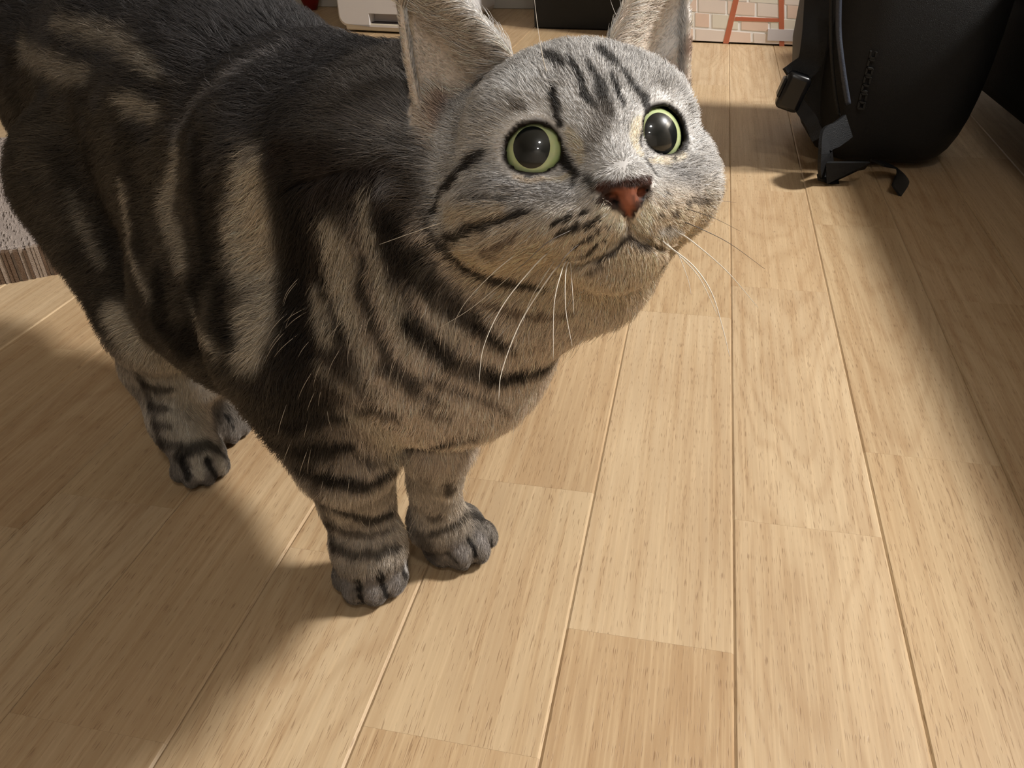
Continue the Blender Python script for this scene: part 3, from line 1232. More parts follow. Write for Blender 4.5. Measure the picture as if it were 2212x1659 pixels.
S([(850, 480), (845, 540), (870, 600)], [44, 50, 40], DARK, .8, .5)
S([(785, 560), (790, 640), (815, 720), (850, 790), (900, 830)], [18, 24, 28, 34, 30], DARK, .8, .5)
S([(690, 560), (700, 640)], [14, 14], DARK, .5, .5)
S([(735, 700), (740, 780), (790, 850)], [30, 40, 40], DARK, .6, .6)
S([(620, 820), (640, 880), (700, 880)], [60, 70, 50], DARK, .6, .6)
# throat rings
S([(905, 455), (930, 510), (972, 545), (1008, 578), (1063, 600), (1131, 614), (1178, 621)], [16, 24, 26, 26, 26, 22, 10], DARK, .92, .35)
S([(900, 560), (920, 600), (954, 645), (1019, 694), (1063, 735), (1105, 760)], [50, 60, 58, 46, 34, 20], DARK, .95, .4)
S([(1019, 656), (1074, 668), (1131, 678), (1190, 684), (1240, 672)], [10, 16, 16, 12, 8], BROWN, .8, .45)
S([(1102, 755), (1160, 750), (1205, 733)], [14, 12, 8], BROWN, .7, .5)
S([(890, 705), (954, 765), (1008, 798), (1063, 818), (1117, 814), (1171, 797), (1212, 776)], [44, 46, 46, 42, 36, 30, 22], DARK, .95, .4)
S([(922, 817), (980, 838), (1045, 866), (1105, 893)], [18, 20, 16, 8], DARKB, .8, .5)
S([(922, 885), (968, 905)], [18, 12], DARKB, .8, .5)
S([(830, 800), (900, 850), (960, 872)], [30, 26, 14], DARK, .75, .5)
S([(740, 905), (800, 880), (870, 905)], [20, 26, 18], DARK, .85, .5)
# --- near fore leg
S([(760, 900), (830, 930), (855, 980), (850, 1060), (858, 1120)], [40, 60, 60, 50, 40], TAUPE, .8, .6)
S([(630, 925), (690, 912), (740, 900)], [24, 30, 22], DARK, .9, .4)
S([(648, 975), (700, 972), (748, 968)], [36, 48, 30], INK, .9, .4)
S([(655, 1018), (700, 1036), (740, 1046), (790, 1053), (845, 1022)], [30, 36, 36, 32, 22], DARK, .95, .35)
S([(770, 985), (800, 1005), (835, 1000)], [16, 20, 12], DARK, .7, .5)
S([(692, 1082), (736, 1104), (800, 1126), (846, 1112)], [22, 24, 22, 14], DARK, .9, .4)
S([(706, 1130), (745, 1150), (800, 1160), (850, 1145)], [20, 22, 16, 10], DARKB, .75, .5)
S([(716, 1180), (760, 1200), (815, 1200), (858, 1185)], [26, 28, 22, 14], DARK, .8, .5)
S([(668, 1000), (690, 1065), (712, 1120), (722, 1190)], [20, 24, 26, 26], DARKB, .6, .7)
S([(745, 1255), (750, 1285)], [24, 20], PAWG, .8, .6)
S([(800, 1255), (806, 1292)], [26, 22], PAWG, .9, .6)
S([(848, 1250), (858, 1282)], [28, 22], PAWG, .95, .6)
S([(868, 1215), (880, 1235)], [12, 10], LITE, .6, .6)
S([(773, 1250), (777, 1275), (785, 1300)], [12, 16, 14], INK, .95, .35)  # shade in the toe gaps painted dark into the coat
S([(818, 1232), (824, 1260), (838, 1296)], [9, 12, 12], INK, .95, .35)
S([(864, 1222), (872, 1240), (878, 1256)], [8, 9, 7], INK, .9, .4)
# --- far fore leg
S([(884, 965), (950, 955), (1024, 940)], [28, 30, 24], DARK, .95, .4)
S([(918, 1034), (922, 1036)], 24, DARKB, .8, .5)
S([(966, 1040), (968, 1068)], [20, 18], DARKB, .85, .5)
S([(933, 1122), (950, 1118)], [20, 18], DARKB, .7, .5)
S([(935, 1155), (990, 1130), (1005, 1112), (1040, 1122)], [18, 20, 20, 22], DARK, .75, .5)
S([(910, 1160), (930, 1195)], [34, 40], DARKB, .7, .6)
S([(985, 1180), (1000, 1200)], [26, 24], PAWG, .9, .6)
S([(1040, 1160), (1050, 1180)], [28, 24], PAWG, .9, .6)
S([(1008, 1168), (1022, 1182), (1028, 1200)], [8, 10, 8], INK, .95, .35)  # far paw: shade between the toes put in as colour
S([(1056, 1166), (1062, 1190)], [7, 6], INK, .9, .4)
S([(968, 1195), (985, 1215)], [12, 8], INK, .7, .5)
# --- hind legs
S([(250, 690), (310, 770), (400, 800), (430, 830)], [60, 80, 70, 50], TAUPE, .9, .6)
S([(380, 850), (410, 930), (440, 960)], [80, 80, 50], TAUPE, .95, .6)
S([(310, 830), (345, 845), (375, 842)], [22, 16, 8], DARKB, .8, .5)
S([(325, 880), (365, 885)], [20, 12], DARKB, .8, .5)
S([(335, 920), (370, 925)], [20, 12], DARKB, .7, .5)
S([(350, 960), (390, 965)], [24, 14], DARKB, .7, .5)
S([(300, 800), (325, 870), (345, 940), (365, 1000)], [14, 16, 18, 18], DARKB, .6, .6)
S([(390, 985), (450, 960), (480, 985)], [28, 24, 20], DARK, .85, .5)
S([(424, 1000), (432, 1030)], [22, 18], TAUPE, .7, .6)
S([(475, 995), (480, 1020)], [20, 18], TAUPE, .6, .6)
S([(396, 1000), (405, 1028)], [16, 18], INK, .9, .4)  # toe gap shade painted on the near hind paw
S([(446, 988), (455, 1012), (466, 1035)], [10, 14, 12], INK, .95, .4)
S([(440, 825), (455, 850)], [44, 40], LITE, .9, .6)
S([(470, 885), (500, 905), (510, 940)], [40, 50, 40], MID, .8, .6)
S([(485, 895), (498, 912), (503, 930)], [7, 8, 6], INK, .9, .4)  # toe gap shade painted on the far hind paw
# --- face, forehead
S([(1190, 185), (1198, 225), (1208, 268)], [12, 20, 12], DARK, .95, .3)
S([(1180, 118), (1195, 130), (1210, 140)], [18, 26, 16], DARK, .9, .4)
S([(1225, 120), (1250, 160), (1262, 205), (1283, 230)], [8, 12, 16, 14], DARK, .9, .35)
S([(1262, 130), (1288, 165), (1300, 200), (1314, 240)], [8, 14, 26, 24], DARK, .85, .4)
S([(1296, 108), (1308, 122), (1324, 136)], [20, 28, 18], DARK, .9, .4)
S([(1318, 158), (1332, 190), (1342, 222)], [8, 14, 10], DARK, .95, .35)
S([(1345, 150), (1368, 182), (1392, 212), (1399, 238)], [10, 14, 22, 16], DARK, .92, .35)
S([(1305, 240), (1290, 280), (1272, 320)], [44, 40, 26], MID, .65, .7)
S([(1100, 213), (1122, 234)], [20, 24], MID, .8, .6)
S([(1440, 195), (1452, 205)], [16, 14], MID, .6, .6)
S([(1490, 180), (1498, 205)], [16, 14], MID, .6, .6)
S([(1150, 165), (1110, 190), (1060, 200), (1010, 220)], [40, 44, 40, 40], LITE, .6, .8)
S([(1165, 240), (1100, 262), (1060, 285)], [26, 22, 16], LITE, .6, .7)
S([(1225, 190), (1230, 240), (1243, 262)], [24, 30, 24], LITE, .8, .6)
S([(1355, 200), (1372, 235)], [20, 26], LITE, .85, .6)
S([(1420, 200), (1470, 215)], [30, 30], LITE, .6, .7)
# around the eyes
S([(1228, 285), (1243, 312), (1256, 345)], [16, 26, 18], CREAM, .9, .5)
S([(1190, 388), (1215, 384), (1232, 375)], [10, 16, 8], CREAM, .8, .5)
S([(1110, 382), (1150, 392), (1190, 390)], [10, 14, 10], BEIGE, .7, .6)
S([(1380, 262), (1368, 300), (1380, 330)], [26, 24, 18], CREAM, .95, .5)
S([(1405, 348), (1440, 350), (1475, 335)], [14, 18, 14], CREAM, .9, .5)
S([(1492, 300), (1500, 325)], [18, 14], LITE, .8, .6)
S([(1205, 325), (1224, 354), (1248, 378)], [20, 22, 12], INK, .95, .4)
S([(1238, 382), (1230, 402)], [14, 10], DARK, .85, .5)
S([(1262, 386), (1284, 406)], [16, 18], DARK, .85, .45)
S([(1285, 405), (1310, 398)], [20, 14], MID, .7, .6)
S([(1394, 345), (1404, 362), (1420, 380)], [12, 16, 12], DARK, .8, .45)
S([(1305, 330), (1330, 360), (1350, 385)], [50, 60, 60], SILV, .5, .8)
S([(1088, 332), (1096, 298), (1122, 274), (1155, 268), (1186, 284), (1207, 318), (1213, 346)], [8, 12, 16, 16, 14, 14, 14], INK, .95, .35)
S([(1088, 332), (1100, 360), (1135, 380), (1170, 378)], [8, 8, 7, 5], INK, .9, .4)
S([(1384, 316), (1384, 288), (1399, 258), (1430, 238), (1460, 241), (1478, 266), (1482, 300)], [6, 8, 12, 14, 14, 10, 10], INK, .9, .4)
S([(1483, 290), (1478, 322), (1455, 342)], [12, 12, 8], INK, .85, .45)
# cheeks
S([(1040, 324), (1022, 345), (1006, 366), (985, 392), (962, 412), (942, 447), (925, 470)], [18, 26, 22, 28, 18, 18, 16], DARK, .95, .35)
S([(1004, 428), (1040, 430), (1087, 436)], [12, 10, 6], DARKB, .8, .5)
S([(1010, 452), (1035, 450)], [8, 6], DARKB, .6, .5)
S([(968, 512), (1010, 493), (1066, 474), (1142, 460)], [20, 22, 20, 10], DARK, .92, .4)
S([(1045, 535), (1080, 526), (1118, 503)], [16, 14, 8], BROWN, .75, .5)
S([(1060, 545), (1062, 548)], 14, BROWN, .6, .5)
S([(1020, 405), (1090, 400), (1170, 420), (1220, 430)], [30, 40, 50, 40], SHEEN_GREY, .5, .8)
S([(975, 460), (1040, 462), (1080, 455)], [30, 24, 16], BEIGE, .7, .7)
S([(1000, 545), (1060, 570), (1130, 560), (1180, 540)], [26, 40, 50, 40], BEIGE, .9, .6)
S([(1513, 283), (1533, 309), (1544, 337)], [10, 14, 10], DARK, .9, .4)
S([(1485, 440), (1510, 438), (1532, 432)], [10, 12, 10], DARKB, .8, .5)
S([(1480, 380), (1500, 400)], 60, SHEEN_GREY, .5, .8)
# muzzle
S([(1300, 455), (1330, 478), (1345, 495)], [24, 30, 24], CREAM, .9, .6)
S([(1390, 440), (1398, 465), (1390, 490)], [22, 36, 26], CREAM, .95, .6)
S([(1225, 520), (1270, 530), (1310, 540)], [30, 40, 40], BEIGE, .85, .7)
S([(1330, 560), (1370, 572), (1410, 572)], [40, 50, 36], BEIGE, .9, .7)
S([(1430, 500), (1465, 505)], [18, 16], LITE, .7, .6)
WIDE[0] = 1.12
for x, y, r in [(1260, 464, 9), (1224, 473, 11), (1198, 482, 8), (1289, 479, 8), (1271, 489, 10), (1239, 495, 11), (1211, 506, 9),
                (1316, 496, 5), (1297, 505, 6), (1276, 512, 8), (1256, 523, 7), (1240, 534, 6), (1284, 532, 6), (1267, 545, 7), (1250, 552, 6),
                (1305, 522, 4)]:
    S([(x - r * .7, y + r * .35), (x + r * .7, y - r * .35)], r * 1.6, DARK, .95, .35)
for x, y, r in [(1438, 440, 5), (1458, 441, 5), (1442, 419, 4), (1430, 465, 6), (1460, 467, 7), (1415, 489, 4), (1447, 493, 6), (1425, 512, 4), (1470, 520, 5)]:
    S([(x - r * .5, y), (x + r * .5, y)], r * 1.6, DARK, .8, .4)
WIDE[0] = 1.3
S([(1360, 480), (1359, 510)], [6, 12], BROWN, .8, .5)
S([(1290, 568), (1310, 560), (1334, 536), (1359, 514), (1381, 530), (1396, 540)], [16, 18, 14, 14, 18, 24], DARKB, .92, .4)
S([(1270, 590), (1300, 580)], [16, 14], DARKB, .6, .5)
S([(1425, 565), (1438, 578)], [16, 14], BROWN, .7, .5)
# ears
S([(1000, 5), (1060, 60), (1112, 110)], [26, 30, 26], LITE, .9, .6)
S([(1030, 60), (1070, 110), (1085, 140)], [18, 20, 16], LITE, .5, .7)
S([(1010, 40), (1050, 110)], [14, 16], MID, .4, .7)
S([(1485, 15), (1460, 70), (1430, 110)], [36, 44, 30], LITE, .7, .7)
S([(940, 210), (930, 255)], [40, 34], lin(150, 112, 90), .6, .7)
S([(882, 10), (888, 100), (902, 190)], [10, 10, 10], lin(200, 180, 150), .8, .6)
S([(1496, 10), (1490, 110)], [18, 20], lin(150, 120, 104), .7, .6)
# nose leather
WIDE[0] = 1.0
NOSE0 = len(STROKES)
S([(1292, 436), (1310, 412), (1340, 402), (1400, 400), (1406, 416)], [18, 20, 16, 12, 10], lin(52, 34, 28), .95, .3)
S([(1322, 425), (1345, 415), (1392, 414)], [12, 20, 14], ORANGE, 1, .4)
S([(1352, 428), (1360, 445), (1364, 462)], [26, 26, 14], ORANGE, 1, .4)
S([(1375, 428), (1380, 424)], [14, 14], ORANGE, 1, .4)
S([(1300, 436), (1325, 448), (1345, 462), (1360, 476)], [12, 14, 12, 8], lin(40, 24, 20), .95, .35)
S([(1398, 425), (1382, 450), (1366, 472)], [9, 10, 10], lin(48, 28, 22), .9, .4)
S([(1330, 434), (1340, 440)], [14, 14], lin(12, 7, 6), 1, .3)
S([(1394, 424), (1388, 436)], [9, 9], lin(12, 7, 6), 1, .3)

EYE_RING = np.concatenate([np.array(EYE[s][2]) for s in (-1, 1)])


def mirrored(P, R):
    """the same marking on the side of the cat that the photograph does not show"""
    hd = (P - HEAD_T) @ HEAD_R * 100
    if (np.linalg.norm(hd - np.array([0, -.2, -2.8]), axis=1) < 7).all():
        hd = hd * np.array([-1, 1, 1])
        Q = HEAD_T + (hd * .01) @ HEAD_R.T
    else:
        rel = P - F0
        sb = rel @ BH
        wc = np.interp(-sb, [-.05, .045, .15, .24, .34], [.004, .016, .042, .058, .072])
        if (P[:, 2] < .12).any():
            return None
        Q = P + BN[None] * (2 * (wc - rel @ BN))[:, None]
    out, rr_ = [], []
    for q, r_ in zip(Q, R):
        loc, nor, ix, ds = cat_bvh.find_nearest(Vector(q))
        if loc is None or ds > .03:
            continue
        d = np.array(loc) - CAM_P
        l2 = np.linalg.norm(d)
        first = cat_bvh.ray_cast(Vector(CAM_P), Vector(d / l2))
        if first[0] is not None and first[3] > l2 - .006:
            continue                                   # seen in the photograph: left as it is
        out.append(np.array(loc))
        rr_.append(r_)
    return (np.array(out), np.array(rr_)) if len(out) > 2 else None


extra = []
for Q_, R_, col_, op_, soft_ in STROKES[:NOSE0]:
    mq = mirrored(Q_, R_)
    if mq is not None:
        extra.append((mq[0], mq[1], col_, op_, soft_))
STROKES[0:0] = extra
NOSE0 += len(extra)
HCEN = Hd(0, -.3, -2.6)


def ring_dist(P):
    """distance of the skin from the eyeballs"""
    d = np.full(len(P), 1.0)
    for sd in (-1, 1):
        d = np.minimum(d, np.abs(np.linalg.norm(P - EYE[sd][0], axis=1) - EYE_R * .01))
    return d


def coords(P):
    hd = (P - HEAD_T) @ HEAD_R * 100
    rel = P - F0
    s = rel @ BH
    w = rel @ BN
    return hd, s, w, P[:, 2]


def head_weight(P, hd):
    d = np.linalg.norm((hd - np.array([0, -.2, -2.8])) / np.array([6.0, 5.4, 6.0]), axis=1)
    ear = (hd[:, 1] > 1.0) & (np.abs(hd[:, 0]) > 1.2) & (hd[:, 2] > -8.5)
    wt = 1 - sstep(.92, 1.25, d)
    return np.where(ear, np.maximum(wt, 1 - sstep(1.6, 2.2, d)), wt)


EAR_ALL = np.concatenate(EAR_PTS)


EAR_STEP = .0015
EAR_LO = EAR_ALL.min(0) - .006
EAR_N = np.ceil((EAR_ALL.max(0) + .006 - EAR_LO) / EAR_STEP).astype(int)
EAR_GRID = np.zeros(EAR_N, bool)
off_ = np.array([(i, j, k) for i in range(-2, 3) for j in range(-2, 3) for k in range(-2, 3) if i * i + j * j + k * k <= 5])
ci_ = ((EAR_ALL - EAR_LO) / EAR_STEP).astype(int)
for q_ in off_:
    c_ = ci_ + q_
    EAR_GRID[c_[:, 0], c_[:, 1], c_[:, 2]] = True


def on_ear(P, hd):
    """points lying on the sheets of the ears"""
    i = np.floor((P - EAR_LO) / EAR_STEP).astype(int)
    ok = ((i >= 0) & (i < EAR_N)).all(1)
    i = np.clip(i, 0, EAR_N - 1)
    return ok & EAR_GRID[i[:, 0], i[:, 1], i[:, 2]]


def ear_masks(P, N, hd):
    """inside-of-ear weight"""
    out = np.zeros(len(P))
    near = on_ear(P, hd)
    for s in (-1, 1):
        I, O, K, T = EAR[s]
        fwd = norm(np.cross(O - I, T - I) * (1 if s > 0 else -1))
        if fwd @ HEAD_R[:, 2] < 0:
            fwd = -fwd
        m = near & (hd[:, 0] * s > 0)
        out = np.maximum(out, m * sstep(.0, .3, N @ fwd))
    return out


def coat(P, N):
    hd, s, w, z = coords(P)
    n = len(P)
    n1 = vnoise(P, 120, 1)
    n2 = vnoise(P, 420, 2)
    far = (1 - head_weight(P, hd))[:, None]
    jit = P + np.stack([vnoise(P, 260, 11), vnoise(P, 260, 12), vnoise(P, 260, 13)], 1) * (.0006 + .0008 * far) \
        + np.stack([vnoise(P, 900, 14), vnoise(P, 900, 15), vnoise(P, 900, 16)], 1) * .0004
    # trunk ground colour: warm dark ticking with faint vertical bands, charcoal along the back
    band = np.sin(s * 95 + 2.2 * vnoise(P, 22, 3) + 1.5 * w * 10)
    g = np.clip(.42 + .20 * band + .24 * n1 + .22 * n2, 0, 1)[:, None]
    c = (1 - g) * np.array(lin(48, 43, 38)) + g * np.array(lin(104, 95, 83))
    top = sstep(.235, .275, z + .02 * n1)[:, None]
    c = c * (1 - top) + top * ((.55 + .45 * g) * np.array(lin(84, 82, 83)))
    # legs and belly
    legw = (1 - sstep(.085, .125, z))[:, None]
    bar = np.clip(.5 + .5 * np.sin(z * 260 + 2 * n1), 0, 1)[:, None]
    lc = np.array(lin(194, 182, 167)) * (1 - .30 * bar)
    nearleg = (1 - sstep(-.26, -.18, s)) * 0
    c = c * (1 - legw) + legw * lc
    # throat and chest: warm beige
    ch = (sstep(.005, .055, s + .25 * (.17 - z)) * sstep(.085, .11, z))[:, None]
    c = c * (1 - ch) + ch * np.array(lin(224, 206, 187))
    # paws: dark grey
    pw = (1 - sstep(.018, .032, z))[:, None]
    c = c * (1 - .7 * pw) + .7 * pw * np.array(lin(84, 78, 74))
    # head
    hw = head_weight(P, hd)[:, None]
    hc = np.array(SILV) * (1 + .22 * n1 + .14 * n2)[:, None]
    low = sstep(-1.4, -3.2, hd[:, 1])[:, None]
    hc = hc * (1 - low) + low * np.array(lin(224, 204, 178))
    topk = (sstep(-3.6, -5.2, hd[:, 2]) * sstep(1.0, 3.0, hd[:, 1]))[:, None]
    hc = hc * (1 - .7 * topk) + .7 * topk * np.array(lin(84, 80, 80))
    back = sstep(-4.2, -6.2, hd[:, 2])[:, None]
    hc = hc * (1 - .75 * back) + .75 * back * np.array(lin(70, 64, 58))
    c = c * (1 - hw) + hw * hc
    # ears
    em = ear_masks(P, N, hd)
    inner = em[:, None]
    c = c * (1 - inner) + inner * (np.array(lin(230, 214, 198)) * (1 + .10 * n1)[:, None])
    c = np.clip(c, .004, 1)
    lm = leather(hd)
    # markings
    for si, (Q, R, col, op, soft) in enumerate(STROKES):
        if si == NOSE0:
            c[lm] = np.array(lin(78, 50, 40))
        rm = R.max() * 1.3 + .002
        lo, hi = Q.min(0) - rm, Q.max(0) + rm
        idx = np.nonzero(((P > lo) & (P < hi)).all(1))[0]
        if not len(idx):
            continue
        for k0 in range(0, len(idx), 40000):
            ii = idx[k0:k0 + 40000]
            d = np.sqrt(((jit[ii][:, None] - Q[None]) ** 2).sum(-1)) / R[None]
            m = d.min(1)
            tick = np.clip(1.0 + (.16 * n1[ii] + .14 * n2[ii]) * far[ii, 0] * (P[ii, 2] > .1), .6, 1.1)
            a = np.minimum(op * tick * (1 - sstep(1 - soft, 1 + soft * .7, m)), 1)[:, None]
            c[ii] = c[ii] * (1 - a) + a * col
    rd = ring_dist(P)
    a = (1 - sstep(.0020, .0032, rd))[:, None]
    c = c * (1 - a) + a * np.array(lin(24, 18, 15))
    return np.clip(c, .003, 1)


def leather(hd):
    x, y, z = hd[:, 0], hd[:, 1], hd[:, 2]
    wd = np.clip(.98 - (-1.65 - y) * .76, .1, 1)
    return (np.abs(x) < wd) & (y < -1.60) & (y > -2.72) & (z > 1.15)


def flow(P, N):
    hd, s, w, z = coords(P)
    hw = head_weight(P, hd)[:, None]
    em = ear_masks(P, N, hd)
    near = on_ear(P, hd)
    head = norm(P - Hd(0, -1.3, 1.6))
    trunk = norm(-BH[None] + np.array([0, 0, -.55]) * (1 - sstep(.235, .28, z))[:, None])
    chest = norm(np.array([[0, 0, -1.0]]) - .25 * BH[None] + 0 * P)
    cw = sstep(-.06, .03, s)[:, None]
    body = norm(trunk * (1 - cw) + chest * cw)
    lw = (1 - sstep(.07, .13, z))[:, None]
    body = norm(body * (1 - lw) + lw * np.array([[-.10, -.05, -1.0]]))
    pw = (1 - sstep(.016, .028, z))[:, None]
    body = norm(body * (1 - pw) + pw * np.array([[.25, -.9, -.45]]))
    tw = (sstep(-.40, -.44, s) * sstep(.26, .30, z))[:, None]
    body = norm(body * (1 - tw) + tw * np.array([[-.1, .05, 1.0]]))
    d = norm(head * hw + body * (1 - hw))
    # ears: outer fur runs to the tip, inner tufts sweep from the front edge outwards
    for sd in (-1, 1):
        I, O, K, T = EAR[sd]
        m = (near & (hd[:, 0] * sd > 1.0))[:, None]
        to_tip = norm(T - P)
        d = np.where(m > 0, norm(to_tip + .6 * (em[:, None]) * norm(O - I)), d)
    d = d - (d * N).sum(1, keepdims=True) * N
    return norm(d)


def fur_length(P, N):
    hd, s, w, z = coords(P)
    hw = head_weight(P, hd)
    L = np.full(len(P), .0105)
    L = L + .003 * sstep(.23, .27, z)
    L = L - .0020 * sstep(-.06, .03, s)
    lw = 1 - sstep(.06, .13, z)
    L = L * (1 - lw) + lw * .0056
    pw = 1 - sstep(.016, .03, z)
    L = L * (1 - pw) + pw * .0030
    hl_ = .0062 - .0030 * sstep(-1.5, 1.0, hd[:, 2]) + .004 * sstep(-3.0, -5.5, hd[:, 2])
    hl_ = hl_ + .001 * sstep(2.2, 3.4, np.abs(hd[:, 0])) * (hd[:, 1] < .5)
    L = L * (1 - hw) + hw * hl_
    earr = on_ear(P, hd)
    L = np.where(earr, .0036, L)
    rd = ring_dist(P)
    L = L * (.22 + .78 * sstep(.0014, .0065, rd))
    L = np.where(rd < .0013, 0, L)
    L = np.where(leather(hd) & (hw > .5), 0, L)
    em = ear_masks(P, N, hd)
    L = np.where((em > .5) & (hd[:, 1] > 1.0), .0019, L)
    for sd in (-1, 1):
        I, O, K, T = EAR[sd]
        ax = T - I
        tt = np.clip(((P - I) @ ax) / (ax @ ax), 0, 1)
        dl = np.linalg.norm(P - I - tt[:, None] * ax, axis=1)
        L = np.where((em > .3) & (dl < .012), .0075, L)
    return L


VCOL = coat(V, VN)
cat_root = bpy.data.objects.new('tabby_cat', None)
COL.objects.link(cat_root)
cat_root.location = F0
bpy.context.view_layer.update()




m_skin, nd, lk, bs = mat_new('cat_skin')
at = nd.new('ShaderNodeAttribute')
at.attribute_name = 'coat'
lk.new(at.outputs['Color'], bs.inputs['Base Color'])
bs.inputs['Roughness'].default_value = .62
bs.inputs['Specular IOR Level'].default_value = .25
m_fur, nd, lk, bs = mat_new('cat_fur')
at = nd.new('ShaderNodeAttribute')
at.attribute_name = 'coat'
lk.new(at.outputs['Color'], bs.inputs['Base Color'])
bs.inputs['Roughness'].default_value = .48
bs.inputs['Specular IOR Level'].default_value = .22

me = bpy.data.meshes.new('body')
me.from_pydata(V.tolist(), [], F.tolist())
me.update()
me.polygons.foreach_set('use_smooth', np.ones(len(me.polygons), bool))
ca = me.attributes.new('coat', 'FLOAT_COLOR', 'POINT')
ca.data.foreach_set('color', np.concatenate([VCOL, np.ones((len(V), 1))], 1).astype(np.float32).ravel())
me.materials.append(m_skin)
body_ob = bpy.data.objects.new('body', me)
COL.objects.link(body_ob)
set_parent(body_ob, cat_root)

# fur: roots scattered over the skin, four points a hair
T3 = np.concatenate([F[:, [0, 1, 2]], F[:, [0, 2, 3]]])
ar = np.linalg.norm(np.cross(V[T3[:, 1]] - V[T3[:, 0]], V[T3[:, 2]] - V[T3[:, 0]]), axis=1) * .5
tc = V[T3].mean(1)
hdc = (tc - HEAD_T) @ HEAD_R * 100
hwt = head_weight(tc, hdc)
dens = 1.25e6 + 3.4e6 * hwt + 1.2e6 * (tc[:, 2] < .05)
dens *= np.where(tc[:, 0] < -.52, .4, 1)
lam = ar * dens
NH = int(lam.sum())
pick = np.searchsorted(np.cumsum(lam), rng.random(NH) * lam.sum())
pick = np.clip(pick, 0, len(T3) - 1)
r1 = np.sqrt(rng.random(NH))
r2 = rng.random(NH)
bw = np.stack([1 - r1, r1 * (1 - r2), r1 * r2], 1)
RP = (V[T3[pick]] * bw[..., None]).sum(1)
RN = norm((VN[T3[pick]] * bw[..., None]).sum(1))
L = fur_length(RP, RN) * (.75 + .5 * rng.random(NH))
# a few long pale guard hairs on the chest and fore legs
gh = (rng.random(NH) < .006) & ((RP - F0) @ BH > -.005) & (RP[:, 2] < .215) & (RP[:, 2] > .04) & (L > .004)
L = np.where(gh, L * 1.7, L)
keep = (L > .0004) & (RP[:, 2] > .0015)
RP, RN, L, gh = RP[keep], RN[keep], L[keep], gh[keep]
NH = len(RP)
FL = flow(RP, RN)
HC0 = coat(RP + FL * (L * .15)[:, None], RN)
HC1 = coat(RP + FL * (L * .75)[:, None], RN)
# clumps: neighbouring hairs lean the same way
cl = np.stack([vnoise(RP, 330, 21), vnoise(RP, 330, 22), vnoise(RP, 330, 23)], 1) * .32 \
    + np.stack([vnoise(RP, 90, 24), vnoise(RP, 90, 25), vnoise(RP, 90, 26)], 1) * .22 + rng.normal(0, .16, (NH, 3))
tng = FL + cl
tng = norm(tng - (tng * RN).sum(1, keepdims=True) * RN)
lift = (.45 + .25 * rng.random(NH) + .15 * vnoise(RP, 200, 27))[:, None]
short = (L < .0045)[:, None]
lift = np.where(short, lift * .8, lift)
lift = np.where(gh[:, None], lift * 1.25, lift)
p0 = RP - RN * .0004
d1 = norm(tng + RN * lift * 1.3)
d2 = norm(tng + RN * lift * .75)
d3 = norm(tng + RN * lift * .25 + np.array([0, 0, -.12]))
p1 = p0 + d1 * (L * .33)[:, None]
p2 = p1 + d2 * (L * .34)[:, None]
p3 = p2 + d3 * (L * .33)[:, None]
pts = np.stack([p0, p1, p2, p3], 1)
pts[..., 2] = np.maximum(pts[..., 2], .0006)
base_r = np.where(gh, .00009, np.where(L > .009, .00011, .000085))
rad = base_r[:, None] * np.array([1.0, .95, .7, .2])[None]
bright = np.exp(rng.normal(0, .22, NH))
bright *= np.where(rng.random(NH) < .05, 1.7, 1.0)
HC = np.stack([HC0, HC0 * .5 + HC1 * .5, HC1, HC1], 1)
HC = np.clip(HC * bright[:, None, None], .003, .9)
HC[gh] = np.array(lin(214, 202, 184))
cd = bpy.data.hair_curves.new('fur')
cd.add_curves([4] * NH)
cd.attributes['position'].data.foreach_set('vector', pts.astype(np.float32).ravel())
ra = cd.attributes.get('radius') or cd.attributes.new('radius', 'FLOAT', 'POINT')
ra.data.foreach_set('value', rad.astype(np.float32).ravel())
ha = cd.attributes.new('coat', 'FLOAT_COLOR', 'POINT')
ha.data.foreach_set('color', np.concatenate([HC, np.ones((NH, 4, 1))], 2).astype(np.float32).ravel())
cd.materials.append(m_fur)
fur_ob = bpy.data.objects.new('fur', cd)
COL.objects.link(fur_ob)
set_parent(fur_ob, cat_root)
fur_ob['kind'] = 'stuff'
print('HAIRS', NH)

